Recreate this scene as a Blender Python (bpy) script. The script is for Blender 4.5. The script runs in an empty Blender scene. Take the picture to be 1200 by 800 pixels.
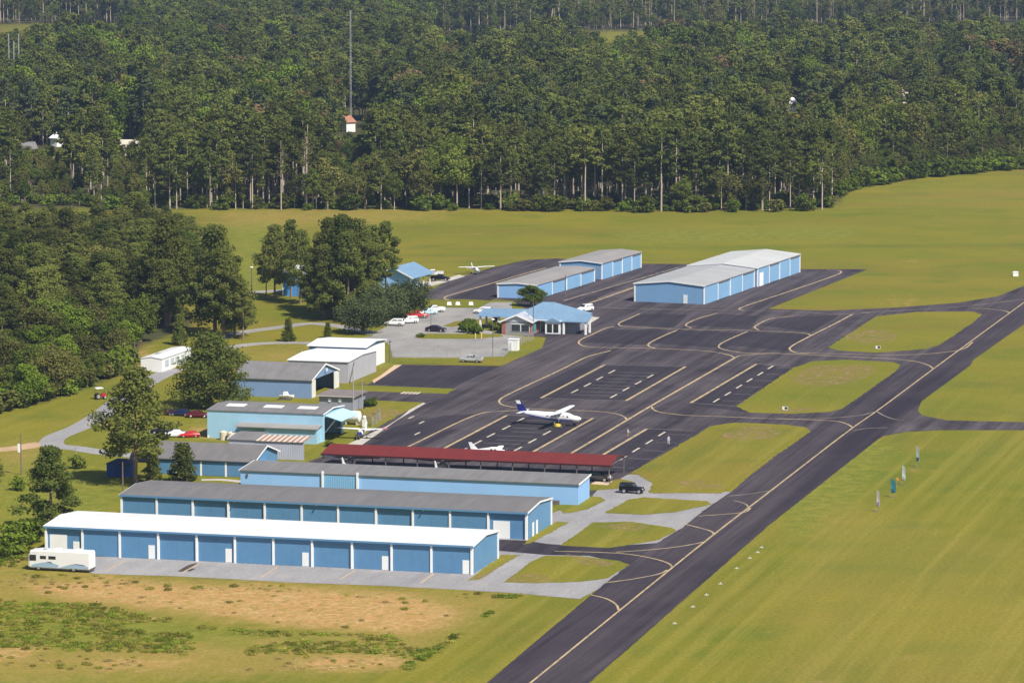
import bpy, bmesh, math, random
import numpy as np
from mathutils import Vector, Matrix
R = math.radians
random.seed(7); rng = np.random.default_rng(7)
sc = bpy.context.scene
col = sc.collection
# ------------------------------------------------------------------ camera
CAM_H = 110.0; F = 4700.0; YH = -170.0; CX, CY = 600.0, 400.0     # pixels of the 1200x800 photograph
PITCH = math.atan((CY - YH) / F)
cam = bpy.data.cameras.new('camera'); camo = bpy.data.objects.new('camera', cam); col.objects.link(camo)
cam.sensor_width = 36; cam.lens = 36 * F / 1200; cam.clip_start = 1; cam.clip_end = 60000
camo.location = (0, 0, CAM_H); camo.rotation_euler = (math.pi/2 - PITCH, 0, 0)
sc.camera = camo
# ------------------------------------------------------------------ sky and sun
SUN_EL = R(50); SUN_AZ = R(141)           # azimuth clockwise from +Y: behind the camera to the right
sun_dir = Vector((math.sin(SUN_AZ)*math.cos(SUN_EL), math.cos(SUN_AZ)*math.cos(SUN_EL), math.sin(SUN_EL)))
w = bpy.data.worlds.new('World'); sc.world = w; w.use_nodes = True
nt = w.node_tree; nt.nodes.clear()
sky = nt.nodes.new('ShaderNodeTexSky'); sky.sky_type = 'NISHITA'; sky.sun_disc = False
sky.sun_elevation = SUN_EL; sky.sun_rotation = SUN_AZ
bg = nt.nodes.new('ShaderNodeBackground'); bg.inputs[1].default_value = 0.072
wo = nt.nodes.new('ShaderNodeOutputWorld')
nt.links.new(sky.outputs[0], bg.inputs[0]); nt.links.new(bg.outputs[0], wo.inputs[0])
sl = bpy.data.lights.new('sun', 'SUN'); sl.energy = 5.0; sl.angle = R(0.5); sl.color = (1.0, 0.95, 0.86)
so = bpy.data.objects.new('sun', sl); col.objects.link(so)
so.rotation_euler = (-sun_dir).to_track_quat('-Z', 'Y').to_euler(); so.location = (100, 400, 300)
sc.view_settings.view_transform = 'Standard'; sc.view_settings.look = 'None'
sc.view_settings.gamma = 1; sc.view_settings.use_curve_mapping = False
sc.view_settings.exposure = 0.36
# ------------------------------------------------------------------ pixel <-> ground
cp, sp = math.cos(PITCH), math.sin(PITCH)
def G(x, y, z=0.0):
    dx = (x - CX)/F; dy = -(y - CY)/F
    d = Vector((dx, cp + dy*sp, -sp + dy*cp)); t = (z - CAM_H)/d.z
    return Vector((d.x*t, d.y*t, z))
def proj(P):
    X, Y, Z = P[0], P[1], P[2] - CAM_H
    zc = Y*cp - Z*sp; yc = Y*sp + Z*cp
    return (CX + F*X/zc, CY - F*yc/zc)
def along_x(P, d, x, hi=200.0):
    lo = 0.0; s = 1 if proj(P + d*hi)[0] > proj(P)[0] else -1
    for _ in range(50):
        m = (lo + hi)/2
        if (proj(P + d*m)[0] - x)*s < 0: lo = m
        else: hi = m
    return lo
def hgt(P, y, hi=90.0):
    lo = 0.0
    for _ in range(50):
        m = (lo + hi)/2
        if proj((P[0], P[1], P[2] + m))[1] > y: lo = m
        else: hi = m
    return lo
ROT = R(15.2)
def axes(rot): return Vector((math.cos(rot), -math.sin(rot), 0)), Vector((math.sin(rot), math.cos(rot), 0))
# ------------------------------------------------------------------ tags
def tag(o, label=None, cat=None, group=None, kind=None):
    if label: o['label'] = label
    if cat: o['category'] = cat
    if group: o['group'] = group
    if kind: o['kind'] = kind
    return o
def empty(name, loc, rz=0.0):
    o = bpy.data.objects.new(name, None); col.objects.link(o)
    o.location = loc; o.rotation_euler = (0, 0, rz); o.empty_display_size = 0.5
    return o
def thing(name, label, cat, loc, rz=0.0, group=None):
    return tag(empty(name, loc, rz), label, cat, group)
def link_mesh(name, me, parent=None):
    o = bpy.data.objects.new(name, me); col.objects.link(o)
    if parent is not None: o.parent = parent
    return o
def copy_tree(o, parent=None):
    c = o.copy(); col.objects.link(c); c.parent = parent
    for ch in list(o.children): copy_tree(ch, c)
    return c
# ------------------------------------------------------------------ mesh builder
class MB:
    def __init__(s): s.v = []; s.f = []
    def add(s, vs, fs):
        n = len(s.v); s.v += [tuple(v) for v in vs]; s.f += [tuple(i + n for i in f) for f in fs]; return s
    def box(s, x0, x1, y0, y1, z0, z1):
        return s.add([(x0,y0,z0),(x1,y0,z0),(x1,y1,z0),(x0,y1,z0),(x0,y0,z1),(x1,y0,z1),(x1,y1,z1),(x0,y1,z1)],
                     [(3,2,1,0),(4,5,6,7),(0,1,5,4),(1,2,6,5),(2,3,7,6),(3,0,4,7)])
    def prism(s, prof, axis, a0, a1):
        n = len(prof)
        def P(p, a): return (a, p[0], p[1]) if axis == 'x' else ((p[0], a, p[1]) if axis == 'y' else (p[0], p[1], a))
        vs = [P(p, a0) for p in prof] + [P(p, a1) for p in prof]
        fs = [tuple(range(n))[::-1], tuple(range(n, 2*n))] + [(i, (i+1) % n, n + (i+1) % n, n + i) for i in range(n)]
        return s.add(vs, fs)
    def beam(s, p, q, w, h, up=(0,0,1)):
        p = Vector(p); q = Vector(q); d = (q - p).normalized(); u = Vector(up)
        r = d.cross(u)
        if r.length < 1e-4: r = d.cross(Vector((1,0,0)))
        r.normalize(); u = r.cross(d).normalized(); r *= w/2; u *= h/2
        return s.add([p-r-u, p+r-u, p+r+u, p-r+u, q-r-u, q+r-u, q+r+u, q-r+u],
                     [(3,2,1,0),(4,5,6,7),(0,1,5,4),(1,2,6,5),(2,3,7,6),(3,0,4,7)])
    def cyl(s, p, q, r0, r1=None, n=8, cap=True):
        r1 = r0 if r1 is None else r1
        p = Vector(p); q = Vector(q); d = (q - p).normalized()
        a = d.cross(Vector((0,0,1)))
        if a.length < 1e-3: a = Vector((1,0,0))
        a.normalize(); b = d.cross(a)
        vs = []
        for c, r in ((p, r0), (q, r1)):
            for i in range(n):
                t = 2*math.pi*i/n; vs.append(c + a*(r*math.cos(t)) + b*(r*math.sin(t)))
        fs = [(i, (i+1) % n, n + (i+1) % n, n + i) for i in range(n)]
        if cap: fs += [tuple(range(n))[::-1], tuple(range(n, 2*n))]
        return s.add(vs, fs)
    def loft(s, rings, cap=True):
        n = len(rings[0]); vs = [v for r in rings for v in r]; fs = []
        for k in range(len(rings) - 1):
            for i in range(n):
                fs.append((k*n + i, k*n + (i+1) % n, (k+1)*n + (i+1) % n, (k+1)*n + i))
        if cap: fs += [tuple(range(n))[::-1], tuple(range((len(rings)-1)*n, len(rings)*n))]
        return s.add(vs, fs)
    def quad(s, a, b, c, d): return s.add([a, b, c, d], [(0,1,2,3)])
    def sphere(s, c, r, nu=8, nv=6, sz=1.0):
        rings = []
        for j in range(1, nv):
            t = math.pi*j/nv
            rings.append([(c[0] + r*math.sin(t)*math.cos(2*math.pi*i/nu), c[1] + r*math.sin(t)*math.sin(2*math.pi*i/nu), c[2] - r*sz*math.cos(t)) for i in range(nu)])
        return s.loft(rings)
    def mesh(s, name, mat, smooth=False):
        me = bpy.data.meshes.new(name); me.from_pydata(s.v, [], s.f); me.update()
        bm = bmesh.new(); bm.from_mesh(me); bmesh.ops.recalc_face_normals(bm, faces=bm.faces); bm.to_mesh(me); bm.free()
        if mat: me.materials.append(mat)
        if smooth:
            me.polygons.foreach_set('use_smooth', [True]*len(me.polygons))
            try: me.set_sharp_from_angle(angle=R(38))
            except Exception: pass
        return me
    def build(s, name, mat, parent=None, smooth=False):
        return link_mesh(name, s.mesh(name, mat, smooth), parent)
# ------------------------------------------------------------------ materials
MATS = {}
def mat(name, c, rough=0.6, var=0.12, scale=0.6, metal=0.0, bump=0.0, bscale=None, stretch=None, spec=0.4, rib=None, dirt=None):
    """plain painted / natural surface with noise variation; rib=(axis, period m, strength); dirt=(colour, amount, scale)"""
    if name in MATS: return MATS[name]
    m = bpy.data.materials.new(name); m.use_nodes = True; n = m.node_tree.nodes; l = m.node_tree.links
    b = n['Principled BSDF']; b.inputs['Roughness'].default_value = rough; b.inputs['Metallic'].default_value = metal
    b.inputs['Specular IOR Level'].default_value = spec
    tc = n.new('ShaderNodeTexCoord'); mp = n.new('ShaderNodeMapping'); l.new(tc.outputs['Object'], mp.inputs[0])
    if stretch: mp.inputs['Scale'].default_value = stretch
    nz = n.new('ShaderNodeTexNoise'); nz.inputs['Scale'].default_value = scale; nz.inputs['Detail'].default_value = 6
    nz.inputs['Roughness'].default_value = 0.65
    l.new(mp.outputs[0], nz.inputs[0])
    cr = n.new('ShaderNodeMapRange'); cr.inputs[1].default_value = 0.25; cr.inputs[2].default_value = 0.75
    cr.inputs[3].default_value = 1 - var; cr.inputs[4].default_value = 1 + var
    l.new(nz.outputs[0], cr.inputs[0])
    mx = n.new('ShaderNodeVectorMath'); mx.operation = 'SCALE'; mx.inputs[0].default_value = c[:3]; l.new(cr.outputs[0], mx.inputs['Scale'])
    out = mx.outputs[0]
    if dirt:
        n2 = n.new('ShaderNodeTexNoise'); n2.inputs['Scale'].default_value = dirt[2]; n2.inputs['Detail'].default_value = 8
        l.new(mp.outputs[0], n2.inputs[0])
        r2 = n.new('ShaderNodeMapRange'); r2.inputs[1].default_value = 0.45; r2.inputs[2].default_value = 0.75; r2.inputs[4].default_value = dirt[1]
        l.new(n2.outputs[0], r2.inputs[0])
        m2 = n.new('ShaderNodeMix'); m2.data_type = 'RGBA'; l.new(r2.outputs[0], m2.inputs[0]); l.new(out, m2.inputs[6])
        m2.inputs[7].default_value = (*dirt[0], 1); out = m2.outputs[2]
    l.new(out, b.inputs['Base Color'])
    hsock = None
    if rib:
        wv = n.new('ShaderNodeTexWave'); wv.bands_direction = rib[0].upper(); wv.inputs['Scale'].default_value = 2*math.pi/(20*rib[1])
        l.new(tc.outputs['Object'], wv.inputs[0]); hsock = wv.outputs['Fac']; bs, bd = rib[2], rib[1]*0.15
    elif bump:
        nb = n.new('ShaderNodeTexNoise'); nb.inputs['Scale'].default_value = bscale or scale*6; nb.inputs['Detail'].default_value = 5
        l.new(mp.outputs[0], nb.inputs[0]); hsock = nb.outputs[0]; bs, bd = bump, 0.1
    if hsock:
        bp = n.new('ShaderNodeBump'); bp.inputs['Strength'].default_value = bs; bp.inputs['Distance'].default_value = bd
        l.new(hsock, bp.inputs['Height']); l.new(bp.outputs[0], b.inputs['Normal'])
    MATS[name] = m; return m
def glass(name='window_glass', c=(0.02,0.025,0.03)):
    return mat(name, c, rough=0.08, var=0.05, spec=0.8)
def leaf_mat(name, c1, c2, rnd=0.5, trans=0.25):
    """foliage: colour differs from tree to tree (Object Info random) and clump to clump (noise)"""
    m = bpy.data.materials.new(name); m.use_nodes = True; n = m.node_tree.nodes; l = m.node_tree.links; n.clear()
    o = n.new('ShaderNodeOutputMaterial'); df = n.new('ShaderNodeBsdfDiffuse'); tr = n.new('ShaderNodeBsdfTranslucent')
    ms = n.new('ShaderNodeMixShader'); ms.inputs[0].default_value = trans
    oi = n.new('ShaderNodeObjectInfo'); tc = n.new('ShaderNodeTexCoord')
    nz = n.new('ShaderNodeTexNoise'); nz.inputs['Scale'].default_value = 0.55; nz.inputs['Detail'].default_value = 3
    l.new(tc.outputs['Object'], nz.inputs[0])
    ad = n.new('ShaderNodeMath'); ad.operation = 'MULTIPLY_ADD'; ad.inputs[1].default_value = rnd; l.new(oi.outputs['Random'], ad.inputs[0])
    mr = n.new('ShaderNodeMapRange'); mr.inputs[1].default_value = 0.3; mr.inputs[2].default_value = 0.7; mr.inputs[3].default_value = 0; mr.inputs[4].default_value = 1 - rnd
    l.new(nz.outputs[0], mr.inputs[0]); l.new(mr.outputs[0], ad.inputs[2])
    mx = n.new('ShaderNodeMix'); mx.data_type = 'RGBA'; l.new(ad.outputs[0], mx.inputs[0])
    mx.inputs[6].default_value = (*c1, 1); mx.inputs[7].default_value = (*c2, 1)
    # second, independent per-tree shift in brightness
    f2 = n.new('ShaderNodeMath'); f2.operation = 'MULTIPLY'; f2.inputs[1].default_value = 37.7; l.new(oi.outputs['Random'], f2.inputs[0])
    f3 = n.new('ShaderNodeMath'); f3.operation = 'FRACT'; l.new(f2.outputs[0], f3.inputs[0])
    f4 = n.new('ShaderNodeMapRange'); f4.inputs[3].default_value = 0.62; f4.inputs[4].default_value = 1.50; l.new(f3.outputs[0], f4.inputs[0])
    vs = n.new('ShaderNodeVectorMath'); vs.operation = 'SCALE'; l.new(mx.outputs[2], vs.inputs[0]); l.new(f4.outputs[0], vs.inputs['Scale'])
    l.new(vs.outputs[0], df.inputs[0]); l.new(vs.outputs[0], tr.inputs[0])
    l.new(df.outputs[0], ms.inputs[1]); l.new(tr.outputs[0], ms.inputs[2]); l.new(ms.outputs[0], o.inputs[0])
    MATS[name] = m; return m
def grass_mat(name='grass'):
    m = bpy.data.materials.new(name); m.use_nodes = True; n = m.node_tree.nodes; l = m.node_tree.links
    b = n['Principled BSDF']; b.inputs['Roughness'].default_value = 0.95; b.inputs['Specular IOR Level'].default_value = 0.1
    tc = n.new('ShaderNodeTexCoord')
    def noise(scale, detail=5, stretch=None, rot=0, rough=0.6):
        mp = n.new('ShaderNodeMapping'); l.new(tc.outputs['Object'], mp.inputs[0])
        if rot:
            m0 = n.new('ShaderNodeMapping'); m0.inputs['Rotation'].default_value = (0, 0, rot); l.new(tc.outputs['Object'], m0.inputs[0]); l.new(m0.outputs[0], mp.inputs[0])
        if stretch: mp.inputs['Scale'].default_value = stretch
        z = n.new('ShaderNodeTexNoise'); z.inputs['Scale'].default_value = scale; z.inputs['Detail'].default_value = detail; z.inputs['Roughness'].default_value = rough
        l.new(mp.outputs[0], z.inputs[0]); return z.outputs[0]
    def rmap(s, a, bb, c=0.0, d=1.0):
        r = n.new('ShaderNodeMapRange'); r.inputs[1].default_value = a; r.inputs[2].default_value = bb; r.inputs[3].default_value = c; r.inputs[4].default_value = d
        l.new(s, r.inputs[0]); return r.outputs[0]
    def mix(fac, a, bcol):
        x = n.new('ShaderNodeMix'); x.data_type = 'RGBA'
        if isinstance(fac, float): x.inputs[0].default_value = fac
        else: l.new(fac, x.inputs[0])
        if isinstance(a, tuple): x.inputs[6].default_value = (*a, 1)
        else: l.new(a, x.inputs[6])
        if isinstance(bcol, tuple): x.inputs[7].default_value = (*bcol, 1)
        else: l.new(bcol, x.inputs[7])
        return x.outputs[2]
    def attr(a):
        x = n.new('ShaderNodeAttribute'); x.attribute_name = a; return x.outputs['Fac']
    def math_(op, a, bb):
        x = n.new('ShaderNodeMath'); x.operation = op
        for i, v in enumerate((a, bb)):
            if isinstance(v, float): x.inputs[i].default_value = v
            else: l.new(v, x.inputs[i])
        return x.outputs[0]
    green = mix(rmap(noise(0.02, 4), 0.35, 0.65), (0.142,0.150,0.014), (0.198,0.172,0.018))
    green = mix(rmap(noise(0.011, 5, None, 0, 0.7), 0.50, 0.68, 0, 0.60), green, (0.190,0.142,0.026))
    green = mix(rmap(noise(0.05, 5), 0.52, 0.72, 0, 0.7), green, (0.080,0.125,0.012))
    # mowing passes run along the taxiway near by, across it on the far field
    sp_ = n.new('ShaderNodeSeparateXYZ'); l.new(tc.outputs['Object'], sp_.inputs[0]); near = rmap(sp_.outputs[1], 740.0, 860.0, 1.0, 0.0); far = rmap(sp_.outputs[1], 780.0, 900.0, 0.0, 1.0)
    bands = noise(1.0, 4, (0.006, 0.045, 1), -0.05)
    green = mix(math_('MULTIPLY', rmap(bands, 0.50, 0.66, 0, 0.55), far), green, (0.175,0.128,0.026)); green = mix(math_('MULTIPLY', rmap(noise(1.0, 4, (0.005, 0.06, 1), -0.05), 0.54, 0.70, 0, 0.6), far), green, (0.085,0.125,0.014))
    st = noise(1.0, 3, (0.42, 0.006, 1), ROT)
    green = mix(math_('MULTIPLY', rmap(st, 0.46, 0.64, 0, 0.48), near), green, (0.250,0.212,0.036))
    st2 = noise(1.0, 3, (0.16, 0.010, 1), ROT)
    green = mix(math_('MULTIPLY', rmap(st2, 0.50, 0.70, 0, 0.42), near), green, (0.088,0.110,0.012))
    fine = rmap(noise(1.6, 6, None, 0, 0.75), 0.32, 0.68, 0.72, 1.26)
    bare = rmap(noise(0.06, 7, None, 0, 0.75), 0.625, 0.70, 0, 0.7)
    c = mix(bare, green, (0.30,0.20,0.075))
    c = mix(attr('lush'), c, mix(rmap(noise(0.35, 5), 0.35, 0.65), (0.115,0.142,0.016), (0.215,0.205,0.030)))
    c = mix(attr('dry'), c, mix(rmap(noise(0.2, 6), 0.35, 0.65), (0.235,0.190,0.036), (0.30,0.205,0.060)))
    sb = math_('MULTIPLY', attr('soil'), rmap(noise(0.7, 8, None, 0, 0.85), 0.38, 0.60, 0, 0.9))
    c = mix(sb, c, mix(rmap(noise(0.25, 6), 0.35, 0.7), (0.52,0.262,0.115), (0.56,0.35,0.175)))
    c = mix(attr('litter'), c, mix(rmap(noise(0.15, 6), 0.35, 0.65), (0.075,0.055,0.03), (0.05,0.065,0.02)))
    sc_ = n.new('ShaderNodeVectorMath'); sc_.operation = 'SCALE'; l.new(c, sc_.inputs[0]); l.new(fine, sc_.inputs['Scale'])
    l.new(sc_.outputs[0], b.inputs['Base Color'])
    bp = n.new('ShaderNodeBump'); bp.inputs['Strength'].default_value = 0.5; bp.inputs['Distance'].default_value = 0.18
    l.new(noise(1.1, 6, None, 0, 0.75), bp.inputs['Height']); l.new(bp.outputs[0], b.inputs['Normal'])
    MATS[name] = m; return m
def asphalt_mat(name, c1, c2, amount=0.7, streak=(0.30,0.010,1), patch=0.04, fs=0.24):
    m = bpy.data.materials.new(name); m.use_nodes = True; n = m.node_tree.nodes; l = m.node_tree.links
    b = n['Principled BSDF']; b.inputs['Roughness'].default_value = 0.88; b.inputs['Specular IOR Level'].default_value = 0.25
    tc = n.new('ShaderNodeTexCoord'); m0 = n.new('ShaderNodeMapping'); m0.inputs['Rotation'].default_value = (0,0,ROT); l.new(tc.outputs['Object'], m0.inputs[0])
    m1 = n.new('ShaderNodeMapping'); m1.inputs['Scale'].default_value = streak; l.new(m0.outputs[0], m1.inputs[0])
    z1 = n.new('ShaderNodeTexNoise'); z1.inputs['Scale'].default_value = 1; z1.inputs['Detail'].default_value = 7; z1.inputs['Roughness'].default_value = 0.7; l.new(m1.outputs[0], z1.inputs[0])
    z2 = n.new('ShaderNodeTexNoise'); z2.inputs['Scale'].default_value = patch; z2.inputs['Detail'].default_value = 6; z2.inputs['Roughness'].default_value = 0.7; l.new(tc.outputs['Object'], z2.inputs[0])
    ml = n.new('ShaderNodeMath'); ml.operation = 'MULTIPLY_ADD'; ml.inputs[1].default_value = 0.62; l.new(z1.outputs[0], ml.inputs[0])
    m3 = n.new('ShaderNodeMath'); m3.operation = 'MULTIPLY'; m3.inputs[1].default_value = 0.38; l.new(z2.outputs[0], m3.inputs[0]); l.new(m3.outputs[0], ml.inputs[2])
    r = n.new('ShaderNodeMapRange'); r.inputs[1].default_value = 0.40; r.inputs[2].default_value = 0.62; r.inputs[4].default_value = amount; l.new(ml.outputs[0], r.inputs[0])
    x = n.new('ShaderNodeMix'); x.data_type = 'RGBA'; x.inputs[6].default_value = (*c1,1); x.inputs[7].default_value = (*c2,1); l.new(r.outputs[0], x.inputs[0])
    z3 = n.new('ShaderNodeTexNoise'); z3.inputs['Scale'].default_value = 2.2; z3.inputs['Detail'].default_value = 6; l.new(tc.outputs['Object'], z3.inputs[0])
    r3 = n.new('ShaderNodeMapRange'); r3.inputs[1].default_value = 0.3; r3.inputs[2].default_value = 0.7; r3.inputs[3].default_value = 0.86; r3.inputs[4].default_value = 1.14; l.new(z3.outputs[0], r3.inputs[0])
    m4 = n.new('ShaderNodeMapping'); m4.inputs['Scale'].default_value = (1.3, 0.03, 1); l.new(m0.outputs[0], m4.inputs[0])
    z4 = n.new('ShaderNodeTexNoise'); z4.inputs['Scale'].default_value = 1; z4.inputs['Detail'].default_value = 4; l.new(m4.outputs[0], z4.inputs[0])
    r4 = n.new('ShaderNodeMapRange'); r4.inputs[1].default_value = 0.3; r4.inputs[2].default_value = 0.7; r4.inputs[3].default_value = 1 - fs; r4.inputs[4].default_value = 1 + fs; l.new(z4.outputs[0], r4.inputs[0])
    z5 = n.new('ShaderNodeTexNoise'); z5.inputs['Scale'].default_value = 0.22; z5.inputs['Detail'].default_value = 7; z5.inputs['Roughness'].default_value = 0.75; l.new(tc.outputs['Object'], z5.inputs[0])
    r5 = n.new('ShaderNodeMapRange'); r5.inputs[1].default_value = 0.60; r5.inputs[2].default_value = 0.72; r5.inputs[3].default_value = 1.0; r5.inputs[4].default_value = 0.62; l.new(z5.outputs[0], r5.inputs[0])
    k1 = n.new('ShaderNodeMath'); k1.operation = 'MULTIPLY'; l.new(r3.outputs[0], k1.inputs[0]); l.new(r4.outputs[0], k1.inputs[1])
    k2 = n.new('ShaderNodeMath'); k2.operation = 'MULTIPLY'; l.new(k1.outputs[0], k2.inputs[0]); l.new(r5.outputs[0], k2.inputs[1])
    s = n.new('ShaderNodeVectorMath'); s.operation = 'SCALE'; l.new(x.outputs[2], s.inputs[0]); l.new(k2.outputs[0], s.inputs['Scale'])
    l.new(s.outputs[0], b.inputs['Base Color']); MATS[name] = m; return m
GRASS = grass_mat()
M_ASPH = asphalt_mat('asphalt', (0.026,0.0195,0.0275), (0.112,0.091,0.097), 0.85)
M_TAXI = asphalt_mat('taxiway_asphalt', (0.024,0.0175,0.0265), (0.076,0.060,0.068), 0.85, (0.16,0.0035,1), 0.02)
M_NEW = asphalt_mat('sealed_asphalt', (0.021,0.0165,0.025), (0.056,0.045,0.053), 0.7)
M_GREY = asphalt_mat('grey_pavement', (0.235,0.225,0.235), (0.34,0.325,0.32), 0.8, (0.2,0.06,1), 0.04, 0.03)
M_LOT = asphalt_mat('lot_pavement', (0.21,0.20,0.195), (0.34,0.32,0.30), 0.9, (0.1,0.05,1), 0.04, 0.03)
M_CONC = asphalt_mat('concrete', (0.40,0.37,0.33), (0.52,0.48,0.42), 0.9, (0.2,0.1,1), 0.04, 0.03)
M_YEL = mat('line_yellow', (0.44,0.33,0.18), 0.8, 0.25, 0.5, dirt=((0.12,0.10,0.09), 0.75, 0.4))
M_YELF = mat('line_faded', (0.27,0.22,0.16), 0.8, 0.25, 0.4, dirt=((0.08,0.07,0.075), 0.9, 0.3))
M_WHTL = mat('line_white', (0.55,0.48,0.37), 0.8, 0.15, 0.5, dirt=((0.2,0.18,0.17), 0.5, 0.6))
M_THIN = mat('line_thin', (0.20,0.18,0.17), 0.8, 0.2, 0.4, dirt=((0.06,0.055,0.06), 0.8, 0.5))
M_DIRT = mat('clay_path', (0.42,0.28,0.16), 0.95, 0.3, 0.3, bump=0.4)
M_W = mat('white_metal', (0.80,0.80,0.79), 0.45, 0.05, 0.5)
M_WT = mat('white_trim', (0.84,0.84,0.84), 0.5, 0.06, 0.8)
M_BLUE = mat('blue_steel_front', (0.110,0.250,0.430), 0.5, 0.06, 0.25, rib=('x', 0.5, 0.10), dirt=((0.08,0.19,0.36), 0.25, 0.5))
M_BLUED = mat('blue_steel_doors', (0.102,0.238,0.412), 0.5, 0.07, 0.25, rib=('x', 0.4, 0.12), dirt=((0.08,0.18,0.34), 0.3, 0.7))
M_BLUEG = mat('blue_steel_gable', (0.115,0.260,0.440), 0.5, 0.06, 0.25, rib=('y', 0.5, 0.12), dirt=((0.08,0.19,0.36), 0.25, 0.5))
M_SKYB = mat('pale_blue_steel', (0.280,0.490,0.810), 0.5, 0.05, 0.25, rib=('x', 0.5, 0.08))
M_CYAN = mat('cyan_steel', (0.340,0.560,0.720), 0.5, 0.06, 0.25, rib=('x', 0.5, 0.12), dirt=((0.26,0.45,0.56), 0.4, 0.3))
M_PERI = mat('periwinkle_steel', (0.200,0.300,0.490), 0.5, 0.06, 0.25, rib=('x', 0.5, 0.18))
M_TBLUE = mat('far_hangar_blue', (0.185,0.345,0.560), 0.5, 0.06, 0.25, rib=('x', 0.5, 0.12))
M_GRYS = mat('grey_steel_wall', (0.42,0.42,0.45), 0.5, 0.06, 0.25, rib=('x', 0.5, 0.2))
M_RGRY = mat('weathered_grey_roof', (0.185,0.178,0.178), 0.7, 0.16, 0.8, stretch=(1,0.12,1), dirt=((0.13,0.115,0.11), 0.55, 0.7))
M_RBRN = mat('brown_grey_roof', (0.150,0.142,0.145), 0.7, 0.14, 0.8, stretch=(1,0.12,1), dirt=((0.20,0.18,0.17), 0.5, 0.6))
M_RFAR = mat('galvanised_roof', (0.38,0.38,0.38), 0.55, 0.12, 0.6, stretch=(0.15,1,1), dirt=((0.30,0.29,0.28), 0.6, 0.25))
M_RTAN = mat('tan_grey_roof', (0.29,0.27,0.26), 0.6, 0.1, 0.2, dirt=((0.22,0.20,0.19), 0.5, 0.25))
M_RED = mat('red_metal_roof', (0.155,0.020,0.015), 0.55, 0.16, 0.9, stretch=(1,0.12,1), dirt=((0.12,0.018,0.015), 0.5, 0.8))
M_RBLUE = mat('blue_metal_roof', (0.170,0.275,0.400), 0.5, 0.10, 0.8, stretch=(1,0.2,1))
M_DARK = mat('dark_interior', (0.02,0.02,0.024), 0.9, 0.1)
M_STEEL = mat('post_steel', (0.14,0.12,0.12), 0.6, 0.1)
M_GALV = mat('galvanised_steel', (0.42,0.42,0.42), 0.5, 0.1, metal=0.4)
M_WOOD = mat('pole_wood', (0.17,0.13,0.10), 0.9, 0.2, 2)
M_BARK = mat('pine_bark', (0.235,0.165,0.120), 0.95, 0.25, 1.5, bump=0.5)
M_BARKP = mat('pale_bark', (0.46,0.38,0.30), 0.95, 0.25, 1.5, bump=0.5)
M_GLASS = glass()
M_TYRE = mat('tyre_rubber', (0.02,0.02,0.02), 0.85, 0.1)
M_RIM = mat('wheel_rim', (0.5,0.5,0.5), 0.35, 0.05, metal=0.6)
# ================================================================== SETTING
def in_poly(px, py, poly):
    inside = np.zeros(px.shape, bool); n = len(poly)
    for i in range(n):
        x0, y0 = poly[i]; x1, y1 = poly[(i+1) % n]
        if y0 == y1: continue
        c = ((y0 > py) != (y1 > py)) & (px < (x1 - x0)*(py - y0)/(y1 - y0) + x0)
        inside ^= c
    return inside
def vnoise(x, y, seed=0):
    """smooth value noise on numpy arrays"""
    r = np.random.default_rng(seed); t = r.random((256, 256))
    xi = np.floor(x).astype(int); yi = np.floor(y).astype(int); fx = x - xi; fy = y - yi
    fx = fx*fx*(3 - 2*fx); fy = fy*fy*(3 - 2*fy)
    g = lambda a, b: t[a % 256, b % 256]
    return (g(xi, yi)*(1-fx) + g(xi+1, yi)*fx)*(1-fy) + (g(xi, yi+1)*(1-fx) + g(xi+1, yi+1)*fx)*fy
# regions of the ground, outlined on the photograph and carried onto the ground plane
SOIL = [[(25,686),(120,679),(215,684),(345,690),(485,697),(528,712),(538,726),(480,740),(380,737),(300,727),(220,714),(150,706),(60,698)],
        [(330,778),(400,768),(485,772),(470,783),(380,786)], [(-20,760),(48,757),(40,768),(-20,772)],
        [(0,655),(16,650),(22,656),(4,672),(0,672)], [(115,672),(150,674),(150,677),(112,676)], [(95,776),(160,772),(230,776),(160,783)],
        [(150,372),(172,425),(160,440),(140,436)], [(235,498),(262,500),(262,514),(240,512),(228,505)],
        [(995,392),(1020,388),(1048,392),(1042,399),(1010,400)], [(862,503),(900,501),(912,508),(880,513),(850,514)], [(1050,353),(1062,350),(1068,355),(1055,357)]]
DRY = [[(-30,672),(110,672),(340,683),(600,697),(590,712),(540,740),(470,770),(360,790),(-30,800),(-30,760),(480,745),(300,730),(-30,700)],
       [(255,247),(520,245),(520,256),(400,262),(260,265)],[(960,585),(1210,640),(1210,830),(880,830)],[(900,425),(1040,427),(1000,455),(920,450)],
       [(840,497),(940,500),(900,520),(830,520)], [(0,524),(50,516),(60,530),(20,548),(0,560)],[(270,412),(370,406),(460,420),(380,440),(300,430)],
       [(980,240),(1100,222),(1210,214),(1210,238),(1100,245)]]
LUSH = [[(-30,702),(110,708),(260,738),(420,742),(500,748),(520,756),(480,772),(420,764),(250,768),(-30,758)], [(515,738),(575,702),(600,698),(570,722),(535,748)],
        [(900,560),(1000,520),(1060,520),(1000,590),(930,640)], [(-30,790),(60,780),(140,790),(120,830),(-30,830)], [(0,540),(60,530),(140,560),(130,600),(0,650)],
        [(270,262),(330,258),(330,340),(270,340)], [(720,270),(1000,266),(1000,280),(720,284)]]
LITTER = [[(-400,236),(150,247),(250,243),(600,245),(970,244),(1000,222),(1090,204),(1210,193),(1700,150),(1700,-167),(-400,-167)],
          [(-200,492),(50,472),(140,440),(165,405),(222,385),(236,340),(230,300),(200,284),(-200,284)]]
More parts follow.
